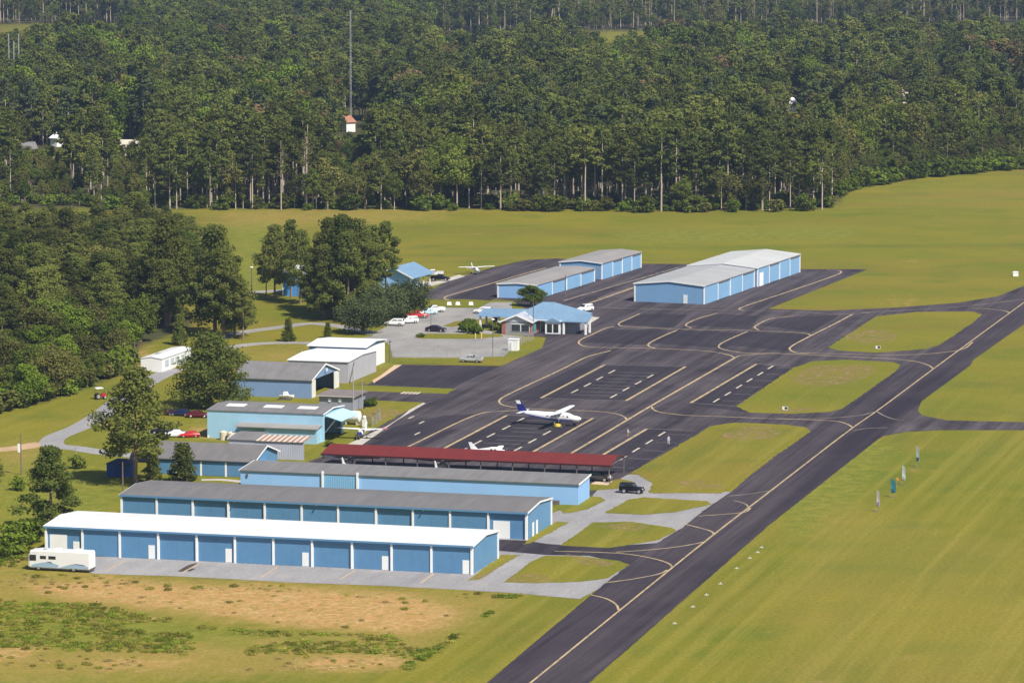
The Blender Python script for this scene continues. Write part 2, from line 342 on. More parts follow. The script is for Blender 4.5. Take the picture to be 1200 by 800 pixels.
LAWN = [[(-60,78),(150,74),(150,28),(-60,30)],[(1046,128),(1078,128),(1076,112),(1048,112)],[(918,146),(944,146),(942,128),(918,128)],[(490,70),(760,66),(1000,60),(1230,56),(1230,28),(900,34),(620,39),(500,44)],[(30,190),(130,187),(185,180),(185,174),(50,178)], [(40,262),(110,262),(106,244),(55,244)], [(155,372),(240,368),(240,350),(160,352)]]
xs = np.concatenate([np.array([-9000,-4000,-2000,-1000,-600,-400]), np.arange(-300, 300.1, 1.5), np.array([400,600,1000,2000,4000,9000])])
ys = np.concatenate([np.array([-2000,-500,0,200,330,430]), np.arange(500, 760, 1.1), np.arange(760, 1000, 2.0), np.arange(1000, 1500, 4.0), np.arange(1500, 3600, 40), np.array([4000,6000,10000,20000])])
gx, gy = np.meshgrid(xs, ys); nx, ny = len(xs), len(ys)
zc = gy*cp + CAM_H*sp; yc = gy*sp - CAM_H*cp
zc = np.where(zc < 50, 50, zc)
PX = CX + F*gx/zc; PY = CY - F*yc/zc
def mask(polys, jit):
    a = np.zeros(gx.shape)
    for k in range(6):
        jx = (vnoise(gx/5 + 17*k, gy/5, 3) - 0.5)*jit*3 + rng.normal(0, jit, gx.shape)
        jy = (vnoise(gx/5, gy/7 + 31*k, 4) - 0.5)*jit + rng.normal(0, jit*0.35, gx.shape)
        m = np.zeros(gx.shape, bool)
        for p in polys: m |= in_poly(PX + jx, PY + jy, p)
        a += m/6
    return a
def set_attr(me, name, a):
    at = me.attributes.new(name, 'FLOAT', 'POINT'); at.data.foreach_set('value', a.astype(np.float32).ravel())
me = bpy.data.meshes.new('ground')
idx = np.arange(nx*ny).reshape(ny, nx)
quads = np.stack([idx[:-1,:-1], idx[:-1,1:], idx[1:,1:], idx[1:,:-1]], -1).reshape(-1, 4)
me.vertices.add(nx*ny); me.vertices.foreach_set('co', np.stack([gx, gy, np.zeros_like(gx)], -1).astype(np.float32).ravel())
me.loops.add(quads.size); me.loops.foreach_set('vertex_index', quads.ravel().astype(np.int32))
me.polygons.add(len(quads)); me.polygons.foreach_set('loop_start', np.arange(0, quads.size, 4, dtype=np.int32))
me.update(calc_edges=True); me.validate()
lit = mask(LITTER, 3.0); law = mask(LAWN, 3.0)
set_attr(me, 'soil', mask(SOIL, 9.0)); set_attr(me, 'dry', mask(DRY, 14.0)*np.where(gx > 0, 0.22, 0.75)); set_attr(me, 'lush', mask(LUSH, 8.0)*0.85)
set_attr(me, 'litter', np.clip(lit - law, 0, 1))
me.materials.append(GRASS)
tag(link_mesh('ground', me), kind='structure')

def catmull(pts, n=5, closed=False):
    pts = [Vector(p).to_2d() if not isinstance(p, tuple) else Vector(p[:2]) for p in pts]
    if len(pts) < 3: return pts
    out = []; m = len(pts)
    rngi = range(m) if closed else range(m - 1)
    for i in rngi:
        p1 = pts[i]; p2 = pts[(i+1) % m]
        p0 = pts[i-1] if (i > 0 or closed) else p1 - (p2 - p1)
        p3 = pts[(i+2) % m] if (i + 2 < m or closed) else p2 + (p2 - p1)
        # centripetal keeps tight corners from overshooting
        t1 = max((p1-p0).length, 1e-6)**0.5; t2 = t1 + max((p2-p1).length, 1e-6)**0.5; t3 = t2 + max((p3-p2).length, 1e-6)**0.5
        for k in range(n):
            t = t1 + (t2-t1)*k/n
            a1 = p0*((t1-t)/t1) + p1*(t/t1); a2 = p1*((t2-t)/(t2-t1)) + p2*((t-t1)/(t2-t1)); a3 = p2*((t3-t)/(t3-t2)) + p3*((t-t2)/(t3-t2))
            b1 = a1*((t2-t)/t2) + a2*(t/t2); b2 = a2*((t3-t)/(t3-t1)) + a3*((t-t1)/(t3-t1))
            out.append(b1*((t2-t)/(t2-t1)) + b2*((t-t1)/(t2-t1)))
    if not closed: out.append(pts[-1])
    return out
def sheet(name, pix, z, m, smooth=False, parent=None, kind='structure', rough_edge=0.0):
    """flat sheet from an outline; triangulated by Blender; edge dithered so grass meets tarmac unevenly"""
    g = [G(x, y) for x, y in pix]; p2 = [Vector((p.x, p.y)) for p in g]
    if smooth: p2 = catmull(p2, 6, True)
    if rough_edge:
        q = []
        for i in range(len(p2)):
            a = p2[i]; b = p2[(i+1) % len(p2)]; k = max(1, min(60, int((b - a).length/1.2)))
            for j in range(k):
                q.append(a + (b - a)*(j/k) + Vector((random.gauss(0, rough_edge), random.gauss(0, rough_edge))))
        p2 = q
    bm = bmesh.new(); vs = [bm.verts.new((p.x, p.y, z)) for p in p2]
    f = bm.faces.new(vs); bm.normal_update()
    if f.normal.z < 0: f.normal_flip()
    bmesh.ops.triangulate(bm, faces=bm.faces[:])
    me = bpy.data.meshes.new(name); bm.to_mesh(me); bm.free(); me.materials.append(m)
    o = link_mesh(name, me, parent)
    if kind and parent is None: tag(o, kind=kind)
    return o
Z_GREY, Z_ASPH, Z_NEW, Z_ISL, Z_LINE = 0.020, 0.030, 0.036, 0.046, 0.043
# light grey pavement in front of and between the near hangars
GREYP = [(84,668),(112,672),(210,675),(340,682),(460,686.5),(595,694),(679,701.5),(701,690),(737,661.5),(770,636),(800,618),(824,598.5),(857,576),(764,578),(776,566),(768,561),(752,556),(730,556),(690,572),(690,584),(640,604),(560,635),(560,655),(110,652),(70,664)]
pave = sheet('pavement', GREYP, Z_GREY, M_GREY, rough_edge=0.06)
# apron and taxiways, one dark sheet
ASPH = [(441,900),(570,800),(665,720),(701,690),(737,661.5),(770,636),(800,618),(824,598.5),(857,576),(878,558),(905,537),(800,541),(740,554),(700,574),(690,586),(560,586),(360,566),(362,540),(395,530),(412,520),(460,487),(425,481),(425,458),(402,456),(402,451),(432,450),(469,427),(587,429),(635,408),(640,395),(612,394),(618,386),(660,388),(600,352),(572,350),(520,351),(488,350),(500,342),(528,328),(575,314),(618,304.5),(654,303),(752,309),(807,309.5),(937,315.5),(1017,315.5),(900,362),(969,364),(1050,360.5),(1125,354.5),(1170,347),(1200,335),(1270,296),(1392,203),
        (1420,211),(1300,306),(1200,380),(1140,422),(1137,428),(1080,470),(1075.5,480.5),(1080,486.5),(1110,492.5),(1200,494.6),(1760,504),(1760,514),(1200,503.8),(1100,503.8),(1060,506),(1035,511),(1025,517.5),(900,616),(690,800),(573,900)]
apron = sheet('apron', ASPH, Z_ASPH, M_ASPH, rough_edge=0.05)
# the taxiway itself (long straight strip) is a separately paved lane
TAXI = [(441,900),(570,800),(665,720),(701,690),(737,661.5),(770,636),(800,618),(824,598.5),(857,576),(878,558),(905,537),(950,505.5),(987,479),(1047,437),(1101,404),(1140,378.5),(1175,352),(1270,296),(1392,203),(1420,211),(1300,306),(1200,380),(1140,422),(1137,428),(1080,470),(1025,517.5),(900,616),(690,800),(573,900)]
taxi = sheet('taxiway', TAXI, Z_ASPH + 0.004, M_TAXI, rough_edge=0.05)
# darker, newer sealed areas
NEW = [[(594,487),(700,491),(622,533),(516,529)], [(634,466.5),(733.5,469.5),(803,430),(709,427.5)], [(758,503),(812,506),(741,553),(706,553),(703,536)], [(886,427),(928,431),(862,476),(880,484),(810,474)],
       [(436,447),(470,427.5),(587,429),(548,446),(530,455.5),(436,450)], [(584,632),(616,633),(640,637),(700,641),(770,636),(737,661.5),(690,651),(640,650),(584,645)],
       [(726,380),(750,368),(806,369),(790,384)], [(807,381),(840,368),(890,370),(880,386)], [(762,402),(794,387),(868,390),(850,408)], [(846,404),(877,389),(950,392),(925,411)], [(889,381),(925,371),(984,370),(950,389)],
       [(683,401),(716,386),(785,387),(756,404)], [(590,470),(665,435),(715,413),(703,428),(632,468)], [(524,349),(580,331),(582,349),(575,352)], [(460,500),(520,487),(556,485),(474,524),(430,522)]]
for i, p in enumerate(NEW): sheet('sealed_patch', p, Z_NEW + 0.0003*i, M_NEW, parent=apron)
# grass between the paved lanes
ISL = [[(970.5,407),(1026,371),(1074,365.6),(1140,365),(1150.5,368.6),(1140,378.5),(1101,404),(1086,409),(1026,413.6),(981,410.6)],
       [(862.5,476),(930,431),(951,423.5),(990,421.4),(1047,424.4),(1056,428),(1047,437),(987,479),(972,482.6),(930,485),(879,483.5)],
       [(740,553.5),(818,508.5),(832,499.5),(860,495),(920,497.4),(946,501),(950,505.5),(905,537),(860,570),(845,578),(761,577.5),(764,566),(749,557)],
       [(708,601),(737,585),(755,582.6),(828,587),(834,591),(791,600),(755,603)], [(656,639),(695,612),(740,611),(788,618.5),(791,622.5),(770,633),(713,642)],
       [(591,682),(622,658),(640,651),(680,651.5),(725,657),(737,661.5),(713,677),(680,681.5),(630,683)],
       [(550,679.5),(562,679),(608,650),(588,650),(570,663)], [(612,638),(622,636.5),(667,612),(652,611),(636,619)],
       [(648,590),(660,601.5),(672,600.5),(690,596),(709.5,586),(703.5,582.5),(688,581)], [(688,568),(727.5,561),(741,564),(738,568.5),(724.5,572.5),(688,575)],
       [(400,450.5),(534.5,455.5),(524,461.5),(402,457.6)], [(436,469),(497,471.5),(466,487),(440,502),(426,504),(425,480)],
       [(461,419),(542,419.5),(590,418),(614,405),(637,403.6),(635,407.5),(588,428.8),(542,427.6),(461,425.5)]]
for i, p in enumerate(ISL):
    tag(sheet('grass_island', p, Z_ISL, GRASS, rough_edge=0.10), kind='structure')
# worn, thin-turf patches on the islands: ragged, the grass showing through
def worn_mat():
    m = bpy.data.materials.new('worn_turf'); m.use_nodes = True; n = m.node_tree.nodes; l = m.node_tree.links; b = n['Principled BSDF']; b.inputs['Roughness'].default_value = .95
    tc = n.new('ShaderNodeTexCoord'); z = n.new('ShaderNodeTexNoise'); z.inputs['Scale'].default_value = .45; z.inputs['Detail'].default_value = 8; z.inputs['Roughness'].default_value = .75; l.new(tc.outputs['Object'], z.inputs[0])
    r = n.new('ShaderNodeMapRange'); r.inputs[1].default_value = .44; r.inputs[2].default_value = .62; r.inputs[4].default_value = .8; l.new(z.outputs[0], r.inputs[0]); l.new(r.outputs[0], b.inputs['Alpha'])
    z2 = n.new('ShaderNodeTexNoise'); z2.inputs['Scale'].default_value = .9; l.new(tc.outputs['Object'], z2.inputs[0]); x = n.new('ShaderNodeMix'); x.data_type = 'RGBA'; l.new(z2.outputs[0], x.inputs[0])
    x.inputs[6].default_value = (.22,.15,.05,1); x.inputs[7].default_value = (.40,.26,.12,1); l.new(x.outputs[2], b.inputs['Base Color']); return m
M_WORN = worn_mat()
for p in ([(990,395),(1004,388),(1030,387),(1050,391),(1046,399),(1020,402),(1000,400)], [(846,512),(862,503),(890,499),(912,503),(910,511),(880,516)], [(940,436),(962,428),(1020,429),(1008,445),(965,452),(932,449)], [(788,565),(815,562),(838,566),(846,572),(820,572)],
          [(596,680),(612,672),(640,674),(650,680),(620,682)], [(905,482),(930,478),(955,479),(940,483)], [(700,617),(730,613),(760,616),(740,622)], [(664,648),(690,654),(720,660),(705,664),(680,660)], [(552,678),(575,668),(590,658),(580,668),(562,678)], [(430,481),(450,478),(470,482),(455,490),(432,494)]):
    tag(sheet('worn_patch', p, Z_ISL + 0.002, M_WORN, smooth=True), kind='structure')
# parking lot, roads, small slabs
lot = sheet('parking_lot', [(436,391),(450,384),(470,374),(500,363),(520,360.5),(560,361),(575,354),(600,354),(600,372),(560,374),(546,381),(590,392),(612,394),(604,404),(590,418),(540,419.5),(461,419),(455,402),(436,398)], Z_GREY, M_LOT, rough_edge=0.08)
for p in ([(486,393.5),(500,391),(585,391.3),(590,394.5),(548,397),(492,396.8)], [(519,382),(534,376.5),(546,376),(545,380),(530,383)], [(470,430-70),(488,352),(572,352.5),(560,360),(520,359.5),(500,362)]):
    tag(sheet('grass_island', p, Z_ISL, GRASS, rough_edge=0.10), kind='structure')
def strip(name, pix, width, z, m, parent=None, kind='structure', n=5, taper=None):
    """a ribbon of constant width along a smoothed line"""
    p2 = catmull([Vector((G(x, y).x, G(x, y).y)) for x, y in pix], n) if len(pix) > 2 else [Vector((G(x, y).x, G(x, y).y)) for x, y in pix]
    vs = []; fs = []
    for i, p in enumerate(p2):
        d = (p2[min(i+1, len(p2)-1)] - p2[max(i-1, 0)]); d = d.normalized() if d.length > 0 else Vector((1, 0)); nrm = Vector((-d.y, d.x))*(width/2)
        vs += [(p.x - nrm.x, p.y - nrm.y, z), (p.x + nrm.x, p.y + nrm.y, z)]
        if i: k = 2*i; fs.append((k-2, k, k+1, k-1))
    me = bpy.data.meshes.new(name); me.from_pydata(vs, [], fs); me.update()
    bm = bmesh.new(); bm.from_mesh(me)
    for f in bm.faces:
        if f.normal.z < 0: f.normal_flip()
    bm.to_mesh(me); bm.free(); me.materials.append(m)
    o = link_mesh(name, me, parent)
    if parent is None and kind: tag(o, kind=kind)
    return o
strip('road', [(205,432),(180,444),(150,462),(118,486),(92,501),(64,513),(64,522),(90,525),(128,531),(190,536),(262,541)], 4.6, 0.014, M_GREY)
strip('road', [(255,397),(272,391.5),(300,387),(331,383),(364,379),(402,383),(442,392)], 4.2, 0.014, M_LOT)
strip('road', [(255,412),(275,406),(305,402.5),(340,401.5),(380,402),(420,398),(450,394)], 4.2, 0.018, M_LOT)
strip('road', [(230,350),(262,344),(300,342),(345,340),(420,338),(470,334),(520,330)], 5.0, 0.014, M_LOT)
strip('dirt_path', [(-20,528),(18,525),(52,519)], 5.0, 0.010, M_DIRT); strip('dirt_path', [(100,500),(125,497),(150,499)], 2.0, 0.010, M_DIRT)
strip('dirt_path', [(236,562),(262,562),(290,565)], 2.0, 0.010, M_CONC); strip('road', [(30,192),(70,186),(120,183),(186,181)], 9.0, 0.010, M_CONC)
sheet('concrete_slab', [(388,536),(400,524),(440,505),(452,500),(462,494),(472,487),(480,480),(496,471.8),(499,472.5),(466,492),(432,516),(412,530)], Z_ISL + 0.003, M_CONC)
sheet('concrete_slab', [(436,446),(446,440),(462,428),(471,427.5),(452,440),(438,449)], Z_ISL + 0.003, mat('clay_gravel', (0.52,0.36,0.24), 0.95, 0.2, 0.4))
sheet('concrete_slab', [(640,390),(672,391),(703,372),(690,371),(662,386)], Z_ISL + 0.003, M_CONC)
sheet('concrete_slab', [(496,334),(504,336),(545,324),(538,322)], Z_ISL + 0.003, M_CONC)
sheet('concrete_slab', [(692,567),(712,568.5),(718,564),(700,563)], Z_ISL + 0.005, mat('tan_slab', (0.55,0.42,0.30), 0.9, 0.15))
M_STAIN = mat('oil_stain', (0.06,0.05,0.045), 0.9, 0.4, 0.8)
strip('oil_stain', [(212,669.5),(219,665),(226,661.5),(233,659.8)], 1.1, Z_GREY + 0.003, M_STAIN, pave); strip('oil_stain', [(216,668.8),(223,665.5)], 2.0, Z_GREY + 0.0025, M_STAIN, pave)
# ------------------------------------------------------------------ painted lines
def c7(x, y): return (690 + x*0.3, 240 + y*0.3)
def c6(x, y): return (450 + x*0.3, 270 + y*0.3)
def c8(x, y): return (840 + x*0.3, 260 + y*0.3)
def t7(x, y): return (650 + x*0.3, 480 + y*0.3)
def z10(x, y): return (700 + x*0.1, 480 + y*0.1)
def z67(x, y): return (540 + x*0.15, 450 + y*0.15)
def line(pix, m=M_YEL, w=0.42, parent=None): return strip('painted_line', pix, w, Z_LINE + 0.002*random.random(), m, parent or apron)
line([(610,809),(625,797),(723.5,717),(836,626.5),(905,573.5),(999.5,501),(1027.5,481.5),(1093.5,432.5),(1183.5,366.5),(1280,296),(1404,208)], M_YEL, 0.34, taxi)
line([(663.5,534.4),(705,510),(760.5,477),(861,419.4)], M_YEL, 0.55)
line([(861,419.4),(854.4,416),(831,411.8),(780,408.8),(720,407.4),(690,406.5),(679.5,403.5),(679.5,399),(695,391.5),(711,384.5),(720,382.5)], M_YEL, 0.42)
line([(861,419.4),(870,416.4),(915,414.5),(960,416.4),(1005,418.5),(1050,421),(1075,424),(1090,429),(1093.5,432.5)], M_YEL, 0.40)
line([c8(330,512), c8(500,516), c8(700,520), c8(830,515), c8(950,500), c8(1000,470)], M_YEL, 0.36)
line([(763.5,476.4),(766,480),(774,483),(804,486.6),(830,487.5),(905,490.5),(950,492),(980,493.5),(993,497),(999.5,501)], M_YEL, 0.40)
line([(905,490.5),(960,490.5),(1005,487),(1027.5,482)], M_YELF, 0.40)
line([(999.5,505),(1015,502),(1040,501)], M_YELF, 0.35); line([(1027.5,482),(1036,487),(1050,491.5),(1060,492)], M_YELF, 0.35)
line([(715.5,411),(690,417.5),(660,432),(592,464),(586,468),(585.5,472),(592,475.3),(615,478.5),(650,480.5)], M_YEL, 0.45)
line([(650,480.5),(690,481.5),(718,484),(731,488),(735,492.5)], M_YEL, 0.40)
line([(471.5,526.6),(557,486.5),(572,482.8),(599,481.2),(616,478.8)], M_YEL, 0.45)
line([(514.4,528.4),(594.5,486.4)], M_YEL, 0.6); line([(594.5,486.4),(640,488),(700,490.5)], M_THIN, 0.3); line([(620,532),(695,490)], M_YEL, 0.6)
line([(633.6,466.5),(708.6,427.5)], M_YEL, 0.6); line([(733.5,469.5),(803.4,429.6)], M_YEL, 0.6)
line([(633.6,466.5),(733.5,469.5)], M_THIN, 0.3); line([(708.6,427.5),(803.4,429.6)], M_THIN, 0.3)
line([(703,535),(758,502.5)], M_YEL, 0.6); line([(809.4,472),(886.5,426.6)], M_YEL, 0.6)
line([(758,502.5),(800,503.5)], M_THIN, 0.3); line([(809.4,472),(862,476)], M_THIN, 0.3); line([(886.5,426.6),(926,428.5)], M_THIN, 0.3)
def dash(x, y, L=5.6, w=0.42):
    p = G(x, y); d = axes(ROT)[1]; a = p - d*L/2; b = p + d*L/2
    strip('painted_dash', [proj(a), proj(b)], w, Z_LINE + 0.004, M_WHTL, apron)
A, B_ = axes(ROT)
def tie(x, y, L, s=1):
    p = G(x, y) + A*(1.2 if s > 0 else 0); q = p + A*L*s
    strip('tie_down_line', [proj(p), proj(q)], 0.28, Z_LINE + 0.001, M_THIN, apron)
for i, (x, y) in enumerate([c6(890,552), c6(842,578), c6(795,603), c6(745,628)]): dash(x, y); tie(x, y, 9)
for x, y in [c6(1040,570), c6(993,595), c6(945,620), c6(897,647)]: dash(x, y); tie(x, y, 9, -1)
for x, y in [z67(465,280), z67(355,340), z67(235,400), z67(130,457), z67(15,517)]: dash(x, y); tie(x, y, 7)
for x, y in [z67(672,382), z67(558,445), z67(445,507)]: dash(x, y); tie(x, y, 7, -1)
for x, y in [c7(710,635), c7(670,660), c7(628,685), c7(587,710), c7(543,738), c7(498,764)]: dash(x, y); tie(x, y, 5.5)
for x, y in [z10(755,285), z10(607,378), z10(452,472), z10(300,567)]: dash(x, y); tie(x, y, 4.2)
line([z10(180,675), z10(430,682)], M_THIN, 0.3)
for x, y in [(482,489),(494,495),(489,508)]: dash(x, y, 3.5)
for k in range(5):
    x, y = 472.5 + k*4.4, 460.2 + k*0.15
    p = G(x, y); strip('painted_bar', [proj(p - B_*1.6), proj(p + B_*1.6)], 0.55, Z_LINE + 0.004, M_WHTL, apron)
# loops of the taxi lanes before the far hangars
line([c7(200,425), c7(160,443), c7(118,463), c7(125,473), c7(150,476), c7(260,482), c7(370,486), c7(620,491), c7(800,498), c7(850,503), c7(870,512)], M_YEL, 0.42)
line([c7(500,424), c7(440,440), c7(385,463), c7(380,472), c7(400,481)], M_YEL, 0.42); line([c7(800,435), c7(720,443), c7(655,471), c7(648,480), c7(665,489)], M_YEL, 0.42)
line([c7(345,490), c7(290,513), c7(236,541), c7(234,552), c7(260,561)], M_YEL, 0.42); line([c7(620,495), c7(560,520), c7(510,547), c7(513,560), c7(560,572), c7(630,580), c7(750,578)], M_YEL, 0.42)
line([c7(1030,428), c7(960,465), c7(870,510), c7(788,556), c7(786,566), c7(810,577), c7(860,582)], M_YEL, 0.5)
line([c7(930,255), c7(975,257), c7(985,265), c7(940,284), c7(760,346), c7(595,402), c7(588,408), c7(605,413)], M_YEL, 0.45)
line([c7(0,400), c7(200,406), c7(400,410), c7(605,413), c7(800,418), c7(1000,427), c7(1100,421), c8(560,355), c8(880,337), c8(1050,321), c8(1200,302)], M_YELF, 0.40)
line([c8(1000,338), c8(1060,340), c8(1120,347), c8(1145,356)], M_YEL, 0.4)
line([(640,314),(610,322),(580,331),(545,341),(523,347.5),(521,350),(526,352)], M_YEL, 0.5)
line([(660,352.5),(795,313.5)], M_YELF, 0.6); line([(690,355.5),(742,337.5)], M_YEL, 0.6); line([(700,350),(800,318)], M_YELF, 0.4)
# lead-off curves on the taxiway
for p in ([t7(680,337), t7(760,329), t7(850,315)], [t7(700,355), t7(740,365), t7(760,383)], [t7(560,415), t7(650,409), t7(740,400), t7(765,384)], [t7(510,447), t7(570,462), t7(610,474), t7(625,488)],
          [t7(240,556), t7(390,545), t7(500,532), t7(590,515)], [t7(0,552), t7(150,556), t7(280,563), t7(390,582), t7(445,600), t7(460,614)], [t7(200,675), t7(310,660), t7(410,640), t7(440,625)], [t7(140,722), t7(200,737), t7(240,760), t7(250,782)]):
    line(p, M_YELF if p[0][0] > 840 else M_YEL, 0.36, taxi)
M_JNT = mat('pavement_joint', (0.46,0.34,0.22), 0.9, 0.2)
for a, b in (((147,656.5),(123,669)), ((234,659.5),(213,671)), ((325.5,664),(306,676)), ((416.5,668),(398.5,678.5)), ((508,672),(493,683))):
    strip('pavement_joint', [a, b], 0.32, Z_GREY + 0.004, M_JNT, pave)
# ================================================================== BUILDINGS
class Bld:
    """frame with its origin at the front-left base corner: +x to the right along the front, +y away"""
    def __init__(s, name, label, FR, FLx, rot=ROT, backx=None, depth=None, eave_y=None, h=None, cat='hangar', group=None):
        s.a, s.b = axes(rot); P = G(*FR); s.FR = P
        s.L = along_x(P, -s.a, FLx); s.D = depth if depth else along_x(P, s.b, backx)
        s.H = h if h else hgt(P, eave_y); s.P = P - s.a*s.L
        s.root = thing(name, label, cat, s.P, -rot, group)
    def lx(s, xpix, y=0.0):
        """local x whose front base point shows at pixel column xpix"""
        return along_x(s.P + s.b*y, s.a, xpix, s.L*1.5 + 5)
def gable_profile(W, H, rise): return [(0, 0), (W, 0), (W, H), (W/2, H + rise), (0, H)]
def gable_roof(mb, L, W, H, rise, axis, oe=0.35, og=0.3, th=0.16, lift=0.03):
    k = rise/(W/2); z0 = H - oe*k + lift; zt = H + rise + lift
    prof = [(-oe, z0), (W/2, zt), (W + oe, z0), (W + oe, z0 + th), (W/2, zt + th), (-oe, z0 + th)]
    return mb.prism(prof, axis, -og, L + og)
def rake_trim(mb, L, W, H, rise, oe=0.35, og=0.3, w=0.28, axis='x', ends=(1,)):
    k = rise/(W/2); z0 = H - oe*k + 0.06
    for e in ends:
        a = L + og + 0.035 if e else -og - 0.035
        pts = [(-oe - 0.02, z0), (W/2, H + rise + 0.06), (W + oe + 0.02, z0)]
        for p, q in ((pts[0], pts[1]), (pts[1], pts[2])):
            if axis == 'x': mb.beam((a, p[0], p[1]), (a, q[0], q[1]), 0.06, w, (0, 0, 1))
            else: mb.beam((p[0], a, p[1]), (q[0], a, q[1]), 0.06, w, (0, 0, 1))
def add_window(parent, cx, z, w=1.0, h=1.1, y=-0.04, frame=M_WT, name='window'):
    f = MB().box(cx - w/2 - .1, cx + w/2 + .1, y, y + 0.1, z - .1, z + h + .1).build(name, frame, parent)
    MB().box(cx - w/2, cx + w/2, y - 0.03, y - 0.002, z, z + h).build('pane', M_GLASS, f)
    return f
def bay_hangar(b, bays, rise, roof_m, wall_m, door_m, gable_m, entry, recessed, big_door=None, entry_side=1):
    L, D, H = b.L, b.D, b.H; r = b.root; set_ = 0.40
    MB().prism([(set_, 0), (D, 0), (D, H), (D/2, H + rise), (set_, H + rise*2*set_/D)], 'x', 0.05, L - 0.05).build('wall', gable_m, r)
    gable_roof(MB(), L, D, H, rise, 'x', 0.25, 0.15).build('roof', roof_m, r)
    for e in (0, 1): t = MB(); rake_trim(t, L, D, H, rise, 0.25, 0.15, 0.26, ends=(e,)); t.build('rake_trim', M_WT, r)
    MB().box(-0.15, L + 0.15, -0.34, -0.255, H - 0.16, H + 0.13).build('eave_trim', wall_m, r)
    hd = 0.55
    MB().box(0.05, L - 0.05, 0.02, set_, H - hd, H - 0.02).build('header', wall_m, r)
    n = len(bays) - 1
    pw = 0.34; pm = None
    for i, x in enumerate(bays):
        xx = min(max(x, pw/2), L - pw/2)
        if pm is None: pm = MB().box(-pw/2, pw/2, -0.10, set_ - 0.01, 0, H - 0.14).mesh('pillar', M_WT)
        o = link_mesh('pillar', pm, r); o.location = (xx, 0, 0)
    pm2 = MB().box(-0.13, 0.16, -0.16, 0.13, 0, H - 0.1).mesh('corner_trim', M_WT)
    o = link_mesh('corner_trim', pm2, r); o.location = (L - 0.02, D, 0)
    for i in range(n):
        x0, x1 = bays[i] + pw/2 + 0.02, bays[i+1] - pw/2 - 0.02
        y = 0.24 if i in recessed else 0.07
        d = MB(); d.box(x0, x1, y, y + 0.1, 0.04, H - hd + (0 if i not in recessed else -0.02))
        if i not in recessed: d.box(x0, x1, y - 0.03, y, H - hd - 0.04, H - hd + 0.06)
        d.box((x0+x1)/2 - 0.02, (x0+x1)/2 + 0.02, y - 0.02, y, 0.06, H - hd - 0.06)
        door = d.build('hangar_door', door_m, r)
        if i in entry:
            dx = x1 - 1.45 if entry_side > 0 else x0 + 0.4
            e = MB().box(dx, dx + 1.05, y - 0.06, y - 0.005, 0.06, 2.2).build('entry_door', M_W, door)
        if big_door and i == big_door[0]:
            MB().box(x0 + big_door[1], x0 + big_door[1] + big_door[2], y - 0.06, y - 0.005, 0.06, big_door[3]).build('roll_up_door', M_W, door)
BX1 = [53.4, 98.4, 143, 188.7, 234.3, 279.3, 324.3, 369.4, 415.6, 461.2, 506.8, 553.9]
b1 = Bld('row_hangar', 'white-roofed blue row hangar with eleven bays beside the parked motorhome', (554, 673), 53, backx=583.5, eave_y=640)
bay_hangar(b1, [b1.L*(x - 53.4)/500.5 for x in BX1], 0.62, mat('white_roof', (0.76,0.76,0.76), 0.45, 0.07, 0.8, stretch=(1,0.12,1), dirt=((0.60,0.59,0.57), 0.5, 0.6)), M_BLUE, M_BLUED, M_BLUEG, {0, 2, 4, 6, 8, 10}, {0, 3, 4, 7, 8}, (0, 0.55, 2.9, 3.2))
BX2 = [141.6, 185, 228, 270.3, 313.5, 357, 399.7, 443.8, 486.7, 529.6, 573.4, 618]
b2 = Bld('row_hangar', 'brown-grey-roofed blue row hangar behind the white-roofed one', (617.8, 632.5), 141.6, backx=646, eave_y=601)
bay_hangar(b2, [b2.L*(x - 141.6)/476.4 for x in BX2], 0.62, M_RBRN, M_BLUE, M_BLUED, M_BLUEG, set(), {2, 3, 7, 10}, (10, 0.6, 2.8, 2.9))
for y in (3.2, 5.6): MB().box(b2.L - 0.02, b2.L + 0.05, y, y + 1.0, 0.06, 2.3).build('entry_door', M_W, b2.root)
lm = MB().cyl((0,-0.40,0), (0,-0.62,0), 0.10, 0.10, 8).box(-0.06,0.06,-0.6,-0.36,0.05,0.16).mesh('wall_lamp', M_STEEL)
for px in (276, 372, 497): o = link_mesh('wall_lamp', lm, b2.root); o.location = (b2.lx(px), 0, b2.H - 0.2)
# ---- pale blue storage building
b3 = Bld('storage_building', 'long pale blue storage building with sloped grey roof beside the red shelter', (677.3, 591.8), 282, backx=690.8, eave_y=568, cat='building')
L, D, H = b3.L, b3.D, b3.H; r = b3.root
MB().prism([(0,0),(D,0),(D,H+0.5),(0,H)], 'x', 0, L).build('wall', M_SKYB, r)
MB().prism([(-0.25,H+0.02),(D+0.2,H+0.53),(D+0.2,H+0.67),(-0.25,H+0.16)], 'x', -0.2, L+0.2).build('roof', M_RGRY, r)
for a in (-0.235, L+0.235): MB().beam((a,-0.26,H+0.06),(a,D+0.22,H+0.57),0.06,0.32).build('rake_trim', M_WT, r)
x0, x1 = b3.lx(380), b3.lx(418)
MB().box(x0, x1, -0.16, -0.04, 0.05, H-0.05).build('sliding_door', mat('teal_blue_door', (0.20,0.42,0.66), 0.5, 0.07, 0.3, rib=('x',0.4,0.4)), r)
pm = MB().box(-0.17,0.17,-0.36,-0.02,0,H+0.55).mesh('door_post', M_WT)
for x in (x0-0.2, x1+0.2): o = link_mesh('door_post', pm, r); o.location = (x,0,0)
MB().box(b3.lx(652)-0.6, b3.lx(652)+0.6, -0.7,-0.05,0.0,0.75).build('air_conditioner', M_STEEL, r)
MB().box(b3.lx(290)-0.15, b3.lx(290)+0.15,-0.2,-0.01,H-1.0,H-0.4).build('meter_box', M_STEEL, r)
# ---- red open shelter
a_, b_ = axes(ROT); hR = 3.05
